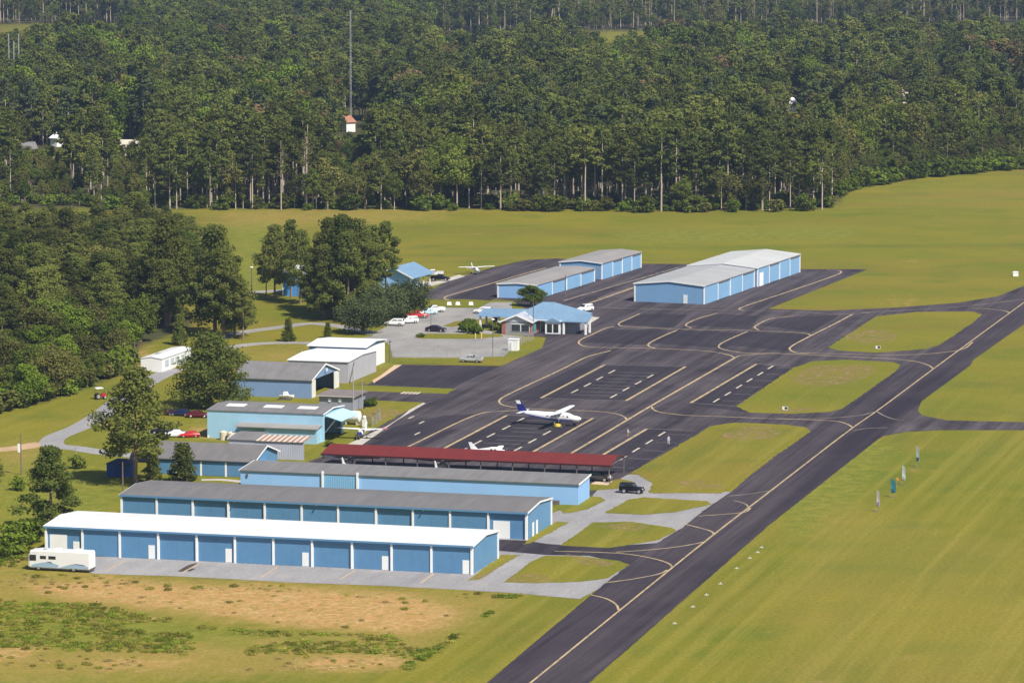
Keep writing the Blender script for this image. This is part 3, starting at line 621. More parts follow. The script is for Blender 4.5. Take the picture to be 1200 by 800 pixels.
# front eave line found from the photograph at the roof's own height
Pl = G(372.8, 533.5, hR); Pr = G(715.5, 545.9, hR); base = Vector((Pr.x, Pr.y, 0)); Ls = (Pr - Pl).length
shelter = thing('aircraft_shelter', 'long open shelter with dark red metal roof on steel posts', 'shelter', base - a_*Ls, -ROT)
W2 = 5.9
MB().prism([(0,hR),(W2,hR+1.0),(2*W2,hR),(2*W2,hR+0.12),(W2,hR+1.13),(0,hR+0.12)], 'x', 0, Ls).build('roof', M_RED, shelter)
MB().box(-0.02, Ls+0.02, -0.05, 0.0-0.004, hR-0.16, hR+0.13).build('fascia', mat('dark_red_fascia', (0.05,0.012,0.012), 0.6, 0.1), shelter)
pm = MB().box(-0.09,0.09,-0.09,0.09,0,hR+0.08).mesh('post', M_STEEL); pmr = MB().box(-0.09,0.09,-0.09,0.09,0,hR+1.0).mesh('post', M_STEEL)
for i in range(10):
    x = 0.35 + (Ls-0.7)*i/9
    for y, me_ in ((0.35,pm),(2*W2-0.35,pm)): o = link_mesh('post', me_, shelter); o.location = (x,y,0)
    MB().beam((x,0.2,hR-0.05),(x,2*W2-0.2,hR-0.05),0.1,0.16).build('crossbeam', M_STEEL, shelter)
MB().box(0.1,Ls-0.1,W2-0.08,W2+0.08,hR+0.75,hR+0.98).build('ridge_beam', M_STEEL, shelter)
# ---- low blue hangar behind, steep gable to the right
b5 = Bld('small_hangar', 'low blue hangar with shingled grey gable roof by the young pine', (297, 559.5), 176, backx=325, eave_y=541)
L, D, H = b5.L, b5.D, b5.H; r = b5.root
MB().prism(gable_profile(D,H,1.9), 'x', 0, L).build('wall', M_BLUEG, r)
gable_roof(MB(), L, D, H, 1.9, 'x', 0.45, 0.4).build('roof', M_RBRN, r)
t = MB(); rake_trim(t, L, D, H, 1.9, 0.45, 0.4, 0.26); t.build('rake_trim', M_WT, r)
for i in range(4):
    x0 = 0.6 + i*(L-0.8)/4; x1 = x0 + (L-0.8)/4 - 0.5
    MB().box(x0, x1, -0.10, -0.02, 0.05, H-0.35).build('hangar_door', M_BLUED, r)
    MB().box(x1+0.06, x1+0.40, -0.14, -0.01, 0, H-0.3).build('pillar', M_WT, r)
MB().box(L-0.02,L+1.6,3.5,7.0,0.0,2.1).build('side_annex', M_SKYB, r)
# ---- cyan hangar with tilt-up door, lean-to and skylights
b7 = Bld('tilt_door_hangar', 'light cyan hangar with raised tilt-up door and white roof skylights', (378.2, 518), 243, backx=402.5, eave_y=486)
L, D, H = b7.L, b7.D, b7.H; r = b7.root
wl = MB()      # walls round an open right end
wl.box(0,L,0,0.2,0,H); wl.box(0,0.2,0.2,D,0,H); wl.box(0.2,L,D-0.2,D,0,H); wl.box(L-0.2,L,0.2,1.2,0,H-0.02); wl.box(L-0.2,L,D-1.2,D-0.2,0,H-0.02); wl.box(L-0.2,L,1.2,D-1.2,H-0.8,H-0.02)
wl.build('wall', M_CYAN, r)
gable_roof(MB(), L, D, H, 0.5, 'x', 0.15, 0.15).build('roof', M_RGRY, r)
rt = MB(); rake_trim(rt, L, D, H, 0.5, 0.15, 0.15, 0.22); rt.build('rake_trim', M_WT, r)
k = 0.5/(D/2)
sm = MB(); sl_ = 3.7; y0, y1 = D*0.28, D*0.45
sm.prism([(y0,H+k*y0+0.20),(y1,H+k*y1+0.20),(y1,H+k*y1+0.26),(y0,H+k*y0+0.26)], 'x', -sl_/2, sl_/2); smm = sm.mesh('skylight', M_W)
for px in (268, 312, 352): o = link_mesh('skylight', smm, r); o.location = (b7.lx(px), 0, 0)
dn = [(L+0.12,1.0,H-0.35),(L+3.1,1.0,H-1.45)]
d = MB(); d.beam((L+0.2,D/2,H-0.30),(L+3.4,D/2,H-1.25),D-2.2,0.14); d.build('tilt_up_door', mat('cyan_door', (0.42,0.70,0.88), 0.5, 0.06), r)
for y in (1.1, D-1.1): MB().beam((L+0.05,y,1.6),(L+2.2,y,H-0.98),0.09,0.09).build('door_strut', M_GALV, r)
x0, x1 = b7.lx(282), L-0.3
lt = MB(); lt.box(b7.lx(316), x1, -2.8, -0.01, 0, 2.75); lt.build('lean_to', M_CYAN, r)
MB().prism([(-3.3,2.78),(0.0,3.15),(0.0,3.27),(-3.3,2.92)], 'x', x0, x1+0.25).build('lean_to_roof', M_RTAN, r)
MB().box(0.02, 0.4, -0.02, -0.01, 0, 0.5).build('downpipe', M_WT, r)
tm = MB().cyl((0,0,0),(0,0,1.5),0.75,0.75,14).cyl((0,0,1.5),(0,0,1.75),0.75,0.2,14).mesh('water_tank', mat('cream_plastic', (0.62,0.55,0.42), 0.5, 0.08), True)
for x, y in ((262,515),(271,516)):
    o = tag(link_mesh('water_tank', tm), 'cream round tank standing against the cyan hangar wall', 'tank', 'cream tanks by the cyan hangar'); o.location = G(x,y)
# ---- lavender-grey workshop with rust-striped roof
b8 = Bld('workshop', 'lavender-grey workshop with rust-striped corrugated roof panels', (356, 539), 268, depth=7.5, eave_y=518.5, cat='building')
L, D, H = b8.L, b8.D, b8.H; r = b8.root
w8 = MB(); w8.box(0,L,0,0.2,0,H); w8.box(0,0.2,0.2,D,0,H); w8.box(0.2,L*0.5,D-0.2,D,0,H); w8.box(L*0.72,L*0.73,0.2,D,0,H)
w8.build('wall', mat('lavender_steel', (0.44,0.45,0.56), 0.5, 0.06, 0.3, rib=('x',0.35,0.5), dirt=((0.36,0.34,0.38),0.4,0.5)), r)
xs_ = b8.lx(300)
MB().prism([(-0.2,H+0.02),(D*0.62,H+0.55),(D+0.1,H+0.45),(D+0.1,H+0.57),(D*0.62,H+0.67),(-0.2,H+0.14)], 'x', -0.2, xs_).build('roof', M_RGRY, r)
MR1 = mat('rusty_panel', (0.34,0.17,0.11), 0.8, 0.3, 0.7, dirt=((0.52,0.42,0.36),0.6,0.6)); MR2 = mat('pale_panel', (0.58,0.53,0.48), 0.7, 0.15, 0.7, dirt=((0.36,0.22,0.15),0.5,0.7))
n8 = 18; wp = (L + 0.1 - xs_)/n8
p1 = MB().prism([(-0.25,H+0.03),(D*0.62,H+0.53),(D*0.62,H+0.57),(-0.25,H+0.07)], 'x', 0, wp-0.03)
pa, pb = p1.mesh('roof_panel', MR1), p1.mesh('roof_panel', MR2)
for i in range(n8): o = link_mesh('roof_panel', pa if i % 2 else pb, r); o.location = (xs_ + 0.02 + i*wp, 0, 0.004*(i % 3))
t = MB(); t.beam((-0.23,-0.2,H+0.08),(-0.23,D*0.62,H+0.62),0.05,0.26); t.build('rake_trim', M_WT, r)
# ---- flat-roofed shack
b9 = Bld('flat_roof_shack', 'small grey shack with flat brown overhanging roof and white wall discs', (414, 482), 374, backx=428, h=2.9, cat='building')
L, D, H = b9.L, b9.D, b9.H; r = b9.root
MB().box(0,L,0,D,0,H).build('wall', mat('slate_grey_wall', (0.27,0.28,0.34), 0.7, 0.1, 0.4), r)
MB().box(-0.4,L+0.5,-0.5,D+0.5,H+0.01,H+0.26).build('roof', mat('brown_flat_roof', (0.20,0.165,0.16), 0.8, 0.15, 0.4), r)
MB().box(-0.43,L+0.53,-0.56,-0.505,H-0.02,H+0.20).build('fascia', mat('pale_fascia', (0.5,0.45,0.44), 0.6, 0.1), r)
wd = MB().cyl((0,-0.02,0),(0,-0.14,0),0.38,0.38,14).mesh('wall_disc', M_WT)
for px in (386.5, 398.5): o = link_mesh('wall_disc', wd, r); o.location = (b9.lx(px),0,H-0.75)
# ---- open gabled hangar
b10 = Bld('gable_hangar', 'periwinkle hangar with grey gable roof and white sliding doors open', (364.5, 466.8), 272, backx=396, eave_y=446)
L, D, H = b10.L, b10.D, b10.H; r = b10.root; rise = 2.3
wl = MB(); wl.box(0,L,0,0.2,0,H); wl.box(0,0.2,0.2,D,0,H); wl.box(0.2,L,D-0.2,D,0,H); wl.box(L-0.2,L,0.2,2.4,0,H); wl.box(L-0.2,L,D-2.4,D-0.2,0,H)
wl.build('wall', M_PERI, r)
MB().prism([(0.05,H+0.0),(D-0.05,H+0.0),(D/2,H+rise-0.03)], 'x', L-0.2, L).build('gable_panel', mat('slate_blue_gable', (0.19,0.30,0.50), 0.5, 0.06), r)
gable_roof(MB(), L, D, H, rise, 'x', 0.3, 0.3).build('roof', M_RGRY, r)
t = MB(); rake_trim(t, L, D, H, rise, 0.3, 0.3, 0.32); t.build('rake_trim', M_WT, r)
for y0, y1 in ((0.1,2.6),(D-3.0,D+0.3)): MB().box(L+0.08,L+0.18,y0,y1,0.05,H-0.05).build('sliding_door', mat('cream_door', (0.70,0.69,0.64), 0.6, 0.08), r)
MB().box(L+0.4,L+0.6,D/2-0.2,D/2+0.2,H+0.9,H+1.5).build('gable_lamp', M_WT, r)
# ---- white-roofed grey hangar, then the white-roofed blue hangar
b11 = Bld('grey_hangar', 'grey steel hangar with low white roof beside the gabled hangar', (408, 449), 338, backx=441, eave_y=424.5)
L, D, H = b11.L, b11.D, b11.H; r = b11.root
MB().prism(gable_profile(D,H,0.45), 'x', 0, L).build('wall', mat('grey_steel_gable', (0.40,0.40,0.43), 0.5, 0.06, 0.25, rib=('y',0.5,0.5)), r)
gable_roof(MB(), L, D, H, 0.45, 'x', 0.25, 0.2).build('roof', M_W, r)
for i in range(4): MB().box(L+0.03,L+0.10,0.8+i*(D-1.6)/4,0.7+(i+1)*(D-1.6)/4,0.05,H-0.5).build('hangar_door', M_GRYS, r)
MB().beam((L+0.3,0.3,0.2),(L+0.3,3.4,H-0.3),0.12,0.25).build('door_brace', M_STEEL, r)
b12 = Bld('white_roof_hangar', 'blue hangar with bright white gable roof beside the grassy strip', (427.5, 434), 362.5, backx=451, eave_y=407.5)
L, D, H = b12.L, b12.D, b12.H; r = b12.root
MB().prism(gable_profile(D,H,0.6), 'x', 0, L).build('wall', M_BLUEG, r)
gable_roof(MB(), L, D, H, 0.6, 'x', 0.3, 0.5).build('roof', M_W, r)
MB().box(L+0.02,L+0.10,0.3,D-0.3,0.03,H-0.3).build('hangar_door', M_WT, r)
# ---- white house trailer
b13 = Bld('house_trailer', 'white mobile home trailer by the wood edge', (189.8, 436), 165, depth=19.5, eave_y=421, cat='trailer')
L, D, H = b13.L, b13.D, b13.H; r = b13.root
MB().prism(gable_profile(L,H,0.35), 'y', 0, D).build('wall', M_W, r)
gable_roof(MB(), D, L, H, 0.35, 'y', 0.12, 0.1, 0.1).build('roof', mat('pale_grey_roof', (0.62,0.62,0.62), 0.6, 0.1, 0.3), r)
for y in (2.2, 5.6, 8.6, 12.4):
    f = MB().box(L+0.005,L+0.07,y-0.1,y+1.9,0.95,2.3).build('window', mat('grey_frame', (0.35,0.4,0.48), 0.5), r)
    MB().box(L+0.075,L+0.10,y,y+1.8,1.05,2.2).build('pane', mat('pale_pane', (0.5,0.56,0.62), 0.2), f)
MB().box(L*0.3,L*0.5,5,6.2,H+0.33,H+0.62).build('roof_vent', M_GALV, r)
# ---- dark blue shed
b6 = Bld('garden_shed', 'small dark blue shed with dark roof in tree shade', (153, 559.5), 125, depth=3.6, eave_y=544.5, cat='shed')
L, D, H = b6.L, b6.D, b6.H; r = b6.root
MB().box(0,L,0,D,0,H).build('wall', mat('deep_blue_wood', (0.025,0.075,0.28), 0.6, 0.1, 0.5), r)
MB().loft([[(-.3,-.3,H+.02),(L+.3,-.3,H+.02),(L+.3,D+.3,H+.02),(-.3,D+.3,H+.02)],[(L*.3,D*.45,H+.8),(L*.7,D*.45,H+.8),(L*.7,D*.55,H+.8),(L*.3,D*.55,H+.8)]]).build('roof', mat('navy_roof', (0.03,0.035,0.09), 0.6, 0.15), r)
MB().box(L*.35,L*.6,-.05,-.004,.05,2.0).build('door', mat('navy_door', (0.02,0.05,0.2), 0.6), r)
# ---- the two far T-hangars (set a few degrees round)
ROT2 = R(20.3)
def far_hangar(nm, label, FR, FLx, backx, eave_y, rise, roof_m, wall_m, cat='hangar', doors=4, end_door=None):
    b = Bld(nm, label, FR, FLx, ROT2, backx=backx, eave_y=eave_y); L, D, H = b.L, b.D, b.H; r = b.root
    MB().prism(gable_profile(L,H,rise), 'y', 0, D).build('wall', wall_m, r)
    gable_roof(MB(), D, L, H, rise, 'y', 0.25, 0.2).build('roof', roof_m, r)
    t = MB(); rake_trim(t, D, L, H, rise, 0.25, 0.2, 0.26, 'y', (0,)); t.build('rake_trim', M_WT, r)
    MB().box(-.06,.28,-.08,.28,0,H-.05).build('corner_trim', M_WT, r); MB().box(L-.28,L+.06,-.08,.28,0,H-.05).build('corner_trim', M_WT, r)
    for i in range(doors):
        y0 = 0.6 + i*(D-0.9)/doors; y1 = y0 + (D-0.9)/doors - 0.45; rec = i % 2
        MB().box(L+0.01, L+(0.05 if rec else 0.14), y0, y1, 0.05, H-0.40).build('hangar_door', mat('far_door_blue', (0.215,0.40,0.62), 0.5, 0.06, 0.3, rib=('y',0.4,0.12)), r)
        MB().box(L+0.01, L+0.20, y1+0.05, y1+0.40, 0, H-0.25).build('pillar', M_WT, r)
        if rec: MB().box(L+0.01, L+0.22, y0, y1, H-0.36, H-0.06).build('door_track', M_STEEL, r)
    if end_door: MB().box(L*end_door,L*end_door+1.05,-.07,-.004,.05,2.15).build('entry_door', M_W, r)
    return b
f1 = far_hangar('row_hangar', 'low far row hangar with tan-grey roof behind the terminal', (629, 350.5), 583, 697, 334.5, 0.35, M_RTAN, M_SKYB)
f2 = far_hangar('row_hangar', 'taller grey-roofed far row hangar adjoining the tan-roofed one', (705.5, 327.5), 656, 751.5, 309, 0.55, M_RTAN, M_TBLUE)
f3 = far_hangar('row_hangar', 'far blue row hangar with white entry door facing the apron', (825.5, 356.6), 743.4, 884, 335.5, 0.85, M_RFAR, M_TBLUE, end_door=0.70)
f4 = far_hangar('row_hangar', 'far blue row hangar with paler roof at the apron end', (888, 336), 806, 937.5, 314.4, 0.9, mat('pale_galvanised_roof', (0.52,0.52,0.51), 0.5, 0.07, 0.2, stretch=(0.4,1,1), dirt=((0.42,0.40,0.38),0.5,0.25)), M_TBLUE)
MB().box(f4.L+0.15, f4.L+0.25, 1.0, 4.2, 0.05, 3.4).build('roll_up_door', M_WT, f4.root)
# ---- blue-roofed buildings by the pine grove
b17 = Bld('blue_roof_barn', 'open barn with bright blue metal gable roof beyond the pines', (482, 340), 440, R(20.3), backx=505, h=3.3, cat='barn')
L, D, H = b17.L, b17.D, b17.H; r = b17.root
MB().prism(gable_profile(L-1.0,H,2.3), 'y', 0.4, D*0.6).build('wall', M_SKYB, r)
pm = MB().box(-.12,.12,-.12,.12,0,H).mesh('post', M_WT)
for x, y in ((L-0.2,0.2),(L-0.2,D*0.33),(L-0.2,D*0.66),(L-0.2,D-0.2)): o = link_mesh('post', pm, r); o.location = (x,y,0)
gable_roof(MB(), D, L, H, 2.3, 'y', 0.8, 0.6).build('roof', M_RBLUE, r)
t = MB(); rake_trim(t, D, L, H, 2.3, 0.8, 0.6, 0.3, 'y', (0,)); t.build('rake_trim', M_WT, r)
b18 = Bld('grove_hangar', 'bright blue hangar wall half hidden among the tall pines', (372, 348), 331, R(18), depth=14, h=5.6)
L, D, H = b18.L, b18.D, b18.H; r = b18.root
MB().prism(gable_profile(D,H,1.4), 'x', 0, L).build('wall', mat('vivid_blue_steel', (0.09,0.30,0.72), 0.5, 0.06, 0.3, rib=('x',0.4,0.4)), r)
gable_roof(MB(), L, D, H, 1.4, 'x', 0.4, 0.4).build('roof', M_W, r)
MB().box(0,0.3,-.12,-.01,0,H-.3).build('corner_trim', M_WT, r); MB().box(L*.45,L*.8,-.1,-.01,.05,4).build('hangar_door', M_RBLUE, r)
# ---- terminal
def terminal():
    rot = R(13.5); P = G(588, 391.5); a, b = axes(rot)
    r = thing('terminal_building', 'brick airport terminal with blue hipped roof and porch beside the parking lot', 'terminal', P, -rot)
    m_brick = mat('grey_brick', (0.27,0.27,0.29), 0.9, 0.25, 3.0, bump=0.3); m_rb = mat('red_brick', (0.30,0.12,0.09), 0.9, 0.25, 3.0)
    w1 = along_x(P, a, 623); W = along_x(P, a, 668)
    # front wing with grey gable roof
    H1 = 3.0; D1 = 9.0
    MB().prism(gable_profile(w1,H1,1.5), 'y', 0, D1).build('front_wing', m_brick, r)
    gable_roof(MB(), D1, w1, H1, 1.5, 'y', 0.5, 0.5).build('wing_roof', mat('pale_slate_roof', (0.42,0.44,0.50), 0.6, 0.1, 0.4), r)
    t = MB(); rake_trim(t, D1, w1, H1, 1.5, 0.5, 0.5, 0.3, 'y', (0,)); t.build('rake_trim', M_WT, r)
    MB().prism([(0.3,H1),(w1-0.3,H1),(w1/2,H1+1.3)], 'y', -0.06, -0.004).build('gable_panel', mat('pale_gable', (0.5,0.52,0.58), 0.6), r)
    for x0, x1 in ((w1*.33,w1*.62),(w1*.66,w1*.92)):
        f = MB().box(x0-.1,x1+.1,-.10,-.004,.7,2.5).build('window', M_WT, r); MB().box(x0,x1,-.14,-.105,.8,2.4).build('pane', M_GLASS, f)
    for x0 in (0.0, w1-0.9): MB().box(x0,x0+0.9,-.05,-.002,0,H1-.1).build('brick_pier', m_rb, r)
    # main block under the hip roof
    y0, y1 = 5.0, 19.0; H2 = 3.1; xm0, xm1 = 1.5, W
    MB().box(xm0,xm1,y0,y1,0,H2).build('wall', m_brick, r)
    rd = [[(xm0-1,y0-1.2,H2+.02),(xm1+1,y0-1.2,H2+.02),(xm1+1,y1+1,H2+.02),(xm0-1,y1+1,H2+.02)],[(xm0+5.5,(y0+y1)/2-.1,H2+3.3),(xm1-6.5,(y0+y1)/2-.1,H2+3.3),(xm1-6.5,(y0+y1)/2+.1,H2+3.3),(xm0+5.5,(y0+y1)/2+.1,H2+3.3)]]
    hr = MB().loft(rd).build('hip_roof', M_RBLUE, r)
    MB().box(xm0-1.04,xm1+1.04,y0-1.26,y0-1.205,H2-.15,H2+.06).build('fascia', M_WT, r)
    # right-hand entrance porch: gable to the right
    px0 = w1 + 1.2
    for x0, x1 in ((w1+1.1,w1+2.0),):
        f = MB().box(x0-.1,x1+.1,y0-.10,y0-.004,.1,2.6).build('window', M_WT, r); MB().box(x0,x1,y0-.14,y0-.105,.2,2.5).build('pane', M_GLASS, f)
    MB().box(w1+.02,w1+.9,y0-.05,y0-.003,0,H2-.1).build('brick_pier', m_rb, r)
    MB().box(w1+.005,w1+.5,1.0,2.4,0.6,2.3).build('side_window', mat('teal_pane', (0.1,0.35,0.35), 0.2), r)
    # porch over the apron door at the right-hand end
    MB().prism([(y0-2.2,H2-.25),(y0+4,H2+.75),(y0+4,H2+.9),(y0-2.2,H2-.08)], 'x', xm1-2.6, xm1+3.4).build('porch_roof', M_RBLUE, r)
    cm = MB().box(-.22,.22,-.22,.22,0,H2-.2).mesh('column', M_WT)
    for x, y in ((xm1-2.2,y0-1.8),(xm1+3.0,y0-1.8),(xm1+3.0,y0+2.5)): o = link_mesh('column', cm, r); o.location = (x,y,0)
    # glazed entrance bay in white framing
    ex = xm1 - 6.6
    MB().box(ex,ex+3.6,y0-1.9,y0-.02,0,2.75).build('entrance_bay', M_WT, r)
    for k in range(2): MB().box(ex+.45+k*1.5,ex+1.65+k*1.5,y0-1.95,y0-1.905,.35,2.3).build('entrance_pane', M_GLASS, r)
    MB().prism([(ex-.3,2.78),(ex+3.9,2.78),(ex+1.8,3.7)], 'y', y0-2.2, y0+1.5).build('entrance_roof', M_RBLUE, r)
    # drive-through canopy to the left
    cx0 = -along_x(P + b*12, -a, 563)
    MB().prism([(9.0,H2+.05),(16.5,H2+.85),(16.5,H2+1.0),(9.0,H2+.25)], 'x', cx0, xm0+2).build('canopy_roof', M_RBLUE, r)
    MB().box(cx0-.02,xm0,8.9,8.995,H2-.1,H2+.28).build('canopy_fascia', mat('canopy_fascia_blue', (0.20,0.42,0.68), 0.5), r)
    for x, y in ((cx0+.6,9.6),(cx0+.6,15.5),(cx0+5,9.6)): o = link_mesh('column', cm, r); o.location = (x,y,0)
    MB().box(cx0+3.4,cx0+4.3,10.5,11.3,0,2.6).build('canopy_pier', mat('dark_brick', (0.10,0.055,0.045), 0.9, 0.2, 3), r)
    MB().cyl((w1-1.6,3.5,H1+.3),(w1-1.6,3.5,H1+2.6),0.12,0.12,6).build('flue', M_GALV, r)
terminal()
# ---- distant houses showing between the forest trees
def house(px, py, wpx, label, wall, roof, rot=R(10), h=3.4, dep=9):
    P = G(px, py); s = F/P.y; W = wpx/s
    r = thing('house', label, 'house', P - Vector((W/2,0,0)), -rot)
    MB().prism(gable_profile(dep,h,2.2), 'x', 0, W).build('wall', wall, r)
    gable_roof(MB(), W, dep, h, 2.2, 'x', 0.5, 0.4).build('roof', roof, r)
    for i in range(2 if wpx > 13 else 0): add_window(r, W*(0.25+0.5*i), 1.0, 1.2, 1.2)
    return r
M_TILE = mat('orange_tile', (0.36,0.17,0.11), 0.8, 0.15)
HOUSES = [(412,152,13), (930,131,13), (1058,121,9), (1192,100,10), (36,186,16), (150,184,17), (62,176,12), (1100,96,12), (507,118,8)]
house(412,155,12,'white house with orange-red roof at the mast foot', M_W, M_TILE, R(-32), 4.0)
house(930,131,13,'white house with pale roof in a right-hand forest clearing', M_W, M_W, R(-25))
house(1058,121,9,'small white house beside a tan clearing in the forest', M_W, mat('tan_roof', (0.5,0.42,0.3), 0.8), R(15))
house(1178,102,12,'pale-roofed house at the end of a light green clearing', M_W, M_RFAR, R(-10))
house(36,186,16,'grey-roofed white house by the forest road with dark windows', M_W, M_RGRY, R(-20))
house(150,183,20,'long low cream house beside the forest road', mat('cream_wall', (0.62,0.56,0.42), 0.7), mat('cream_roof', (0.55,0.5,0.4), 0.7), R(5))
house(64,172,10,'white cottage set back above the forest road', M_W, M_W, R(35))
# ================================================================== TREES
L_PINE = leaf_mat('pine_needles', (0.070,0.098,0.022), (0.178,0.184,0.040), 0.5, 0.32)
L_HARD = leaf_mat('broad_leaves', (0.066,0.106,0.018), (0.170,0.190,0.030), 0.5, 0.30)
L_OLIVE = leaf_mat('olive_leaves', (0.085,0.098,0.022), (0.170,0.155,0.042), 0.5, 0.25)
L_BRIGHT = leaf_mat('bright_leaves', (0.095,0.150,0.016), (0.165,0.205,0.026), 0.4, 0.28)
L_OAK = leaf_mat('grey_green_leaves', (0.055,0.076,0.030), (0.100,0.115,0.046), 0.4, 0.22)
L_RUST = leaf_mat('rust_leaves', (0.16,0.095,0.045), (0.20,0.15,0.07), 0.5, 0.2)
def cloud(clusters, size, r, upb=0.45, rnd=0.55, flat=False):
    """leaf-sized quads spread through ellipsoid clumps; clusters rows: x y z rx ry rz n"""
    V = []
    for cx, cy, cz, rx, ry, rz, n in clusters:
        n = int(n)
        d = r.normal(size=(n, 3)); d /= np.linalg.norm(d, axis=1)[:, None]
        rad = r.uniform(0.2, 1.12, n)**0.75
        pos = d*rad[:, None]*np.array([rx, ry, rz]) + np.array([cx, cy, cz])
        nm = d + np.array([0, 0, upb]) + r.normal(scale=rnd, size=(n, 3)); nm /= np.linalg.norm(nm, axis=1)[:, None]
        t = np.cross(nm, r.normal(size=(n, 3))); t /= np.linalg.norm(t, axis=1)[:, None]; bt = np.cross(nm, t)
        s = size*r.uniform(0.6, 1.25, n)[:, None]; q = r.uniform(0.55, 1.0, n)[:, None]
        V.append(np.stack([pos - t*s - bt*s*q*0.6, pos + t*s*0.75 - bt*s*q, pos + t*s + bt*s*q*0.7, pos - t*s*0.7 + bt*s*q], 1))
    return np.concatenate(V).reshape(-1, 3)
def quad_mesh(name, V, mats, extra=None):
    """V: (4n,3) leaf corners; extra: MB whose faces use the second material"""
    nq = len(V)//4; ev = np.array(extra.v) if extra else np.zeros((0, 3)); ef = extra.f if extra else []
    me = bpy.data.meshes.new(name)
    co = np.concatenate([V, ev]) if len(ev) else V
    me.vertices.add(len(co)); me.vertices.foreach_set('co', co.astype(np.float32).ravel())
    li = list(range(len(V))); st = list(range(0, len(V), 4)); mi = [0]*nq
    for f in ef:
        st.append(len(li)); li += [i + len(V) for i in f]; mi.append(1)
    me.loops.add(len(li)); me.loops.foreach_set('vertex_index', np.array(li, np.int32))
    me.polygons.add(len(st)); me.polygons.foreach_set('loop_start', np.array(st, np.int32))
    for m in mats: me.materials.append(m)
    me.polygons.foreach_set('material_index', np.array(mi, np.int32))
    me.update(calc_edges=True); return me
def trunk_mb(H, r0, lean, limbs, r, top=0.92):
    mb = MB(); pts = []; n = 7
    for i in range(n + 1):
        t = i/n; pts.append((Vector((lean[0]*t*t*H + r.normal(0, .06)*t, lean[1]*t*t*H + r.normal(0, .06)*t, H*top*t)), r0*(1 - 0.85*t) + 0.03))
    rings = []
    for p, q in pts: rings.append([(p.x + q*math.cos(k*math.pi/3), p.y + q*math.sin(k*math.pi/3), p.z) for k in range(6)])
    mb.loft(rings)
    for c in limbs:
        z = max(0.15*H, c[2] - 0.35*math.hypot(c[0], c[1]) - 0.3); t = min(1, z/(H*top)); q = Vector((lean[0]*t*t*H, lean[1]*t*t*H, z))
        mb.cyl(q, (c[0], c[1], c[2]), max(0.05, r0*0.30*(1 - 0.6*t)), 0.03, 4, False)
    return mb
def pine(seed, H, crown_lo, Rm, ncl, nleaf, size, r0=0.24, lean=(0, 0), shape='pine', lim=14):
    r = np.random.default_rng(seed); cl = []
    for i in range(ncl):
        t = ((i + r.uniform(0, 1))/ncl)
        if shape == 'pine': env = (0.30 + 1.0*math.sin(math.pi*min(1, t*0.94 + 0.16))**0.75)*(1 - 0.38*t)
        elif shape == 'flat': env = 0.45 + 0.75*math.sin(math.pi*min(1, 0.25 + t*0.68))
        else: env = 1.12*(1 - t)**0.8 + 0.06
        env *= Rm*r.uniform(0.72, 1.2); a = i*2.399 + r.normal(0, .5); q = r.uniform(0.30, 1.0)
        z = H*(crown_lo + (0.97 - crown_lo)*t); ln = (z/H)**2*H
        s = Rm*r.uniform(0.17, 0.36)*(1.35 if shape == 'cone' else 1)
        cl.append((math.cos(a)*env*q + lean[0]*ln, math.sin(a)*env*q + lean[1]*ln, z, s*1.25, s*1.25, s*0.62, nleaf/ncl))
    cl.append((lean[0]*H, lean[1]*H, H*0.955, Rm*0.34, Rm*0.34, H*0.045, nleaf/ncl))
    tk = trunk_mb(H, r0, lean, [c for c in cl if r.random() < lim/ncl], r)
    return cloud(cl, size, r, 0.5, 0.85), tk
def hardwood(seed, H, crown_lo, Rm, ncl, nleaf, size, r0=0.28, sq=1.0):
    r = np.random.default_rng(seed); cl = []; zc_ = H*(1 + crown_lo)/2; rz = H*(1 - crown_lo)/2
    for i in range(ncl):
        d = r.normal(size=3); d /= np.linalg.norm(d); d[2] = d[2]*0.9 + 0.12
        q = r.uniform(0.45, 0.98); s = Rm*r.uniform(0.26, 0.44)
        k = Rm*sq*r.uniform(0.8, 1.08)
        cl.append((d[0]*k*q, d[1]*k*q, zc_ + d[2]*rz*q*0.86, s, s, s*0.8, nleaf/ncl))
    tk = trunk_mb(H, r0, (0, 0), [c for c in cl if r.random() < 9/ncl], r, 0.8)
    return cloud(cl, size, r, 0.4, 0.8), tk
def bare(seed, H):
    r = np.random.default_rng(seed); cl = []
    for i in range(16): a = r.uniform(0, 6.28); q = r.uniform(0.5, 2.2); cl.append((math.cos(a)*q, math.sin(a)*q, H*r.uniform(0.5, 0.98), 0.7, 0.7, 0.5, 12))
    return cloud(cl, 0.22, r), trunk_mb(H, 0.2, (r.normal(0, .01), 0), cl, r, 0.97)
class Proto:
    def __init__(s, gen, leaf, bark):
        V, tk = gen; s.V, s.tk = V, tk
        s.crown = quad_mesh('crown', V, [leaf]); s.trunk = tk.mesh('trunk', bark, False); s.leaf, s.bark = leaf, bark
        s.H = V[:, 2].max(); s.whole = None
    def joined(s):
        if s.whole is None: s.whole = quad_mesh('forest_tree', s.V, [s.leaf, s.bark], s.tk)
        return s.whole
def plant_tree(p, name, label, cat, loc, h, group=None, rz=None, wide=1.0):
    k = h/p.H; r = thing(name, label, cat, loc, random.uniform(0, 6.28) if rz is None else rz, group)
    r.scale = (k*wide, k*wide, k)
    o = link_mesh('trunk', p.trunk, r); o = link_mesh('crown', p.crown, r)
    return r
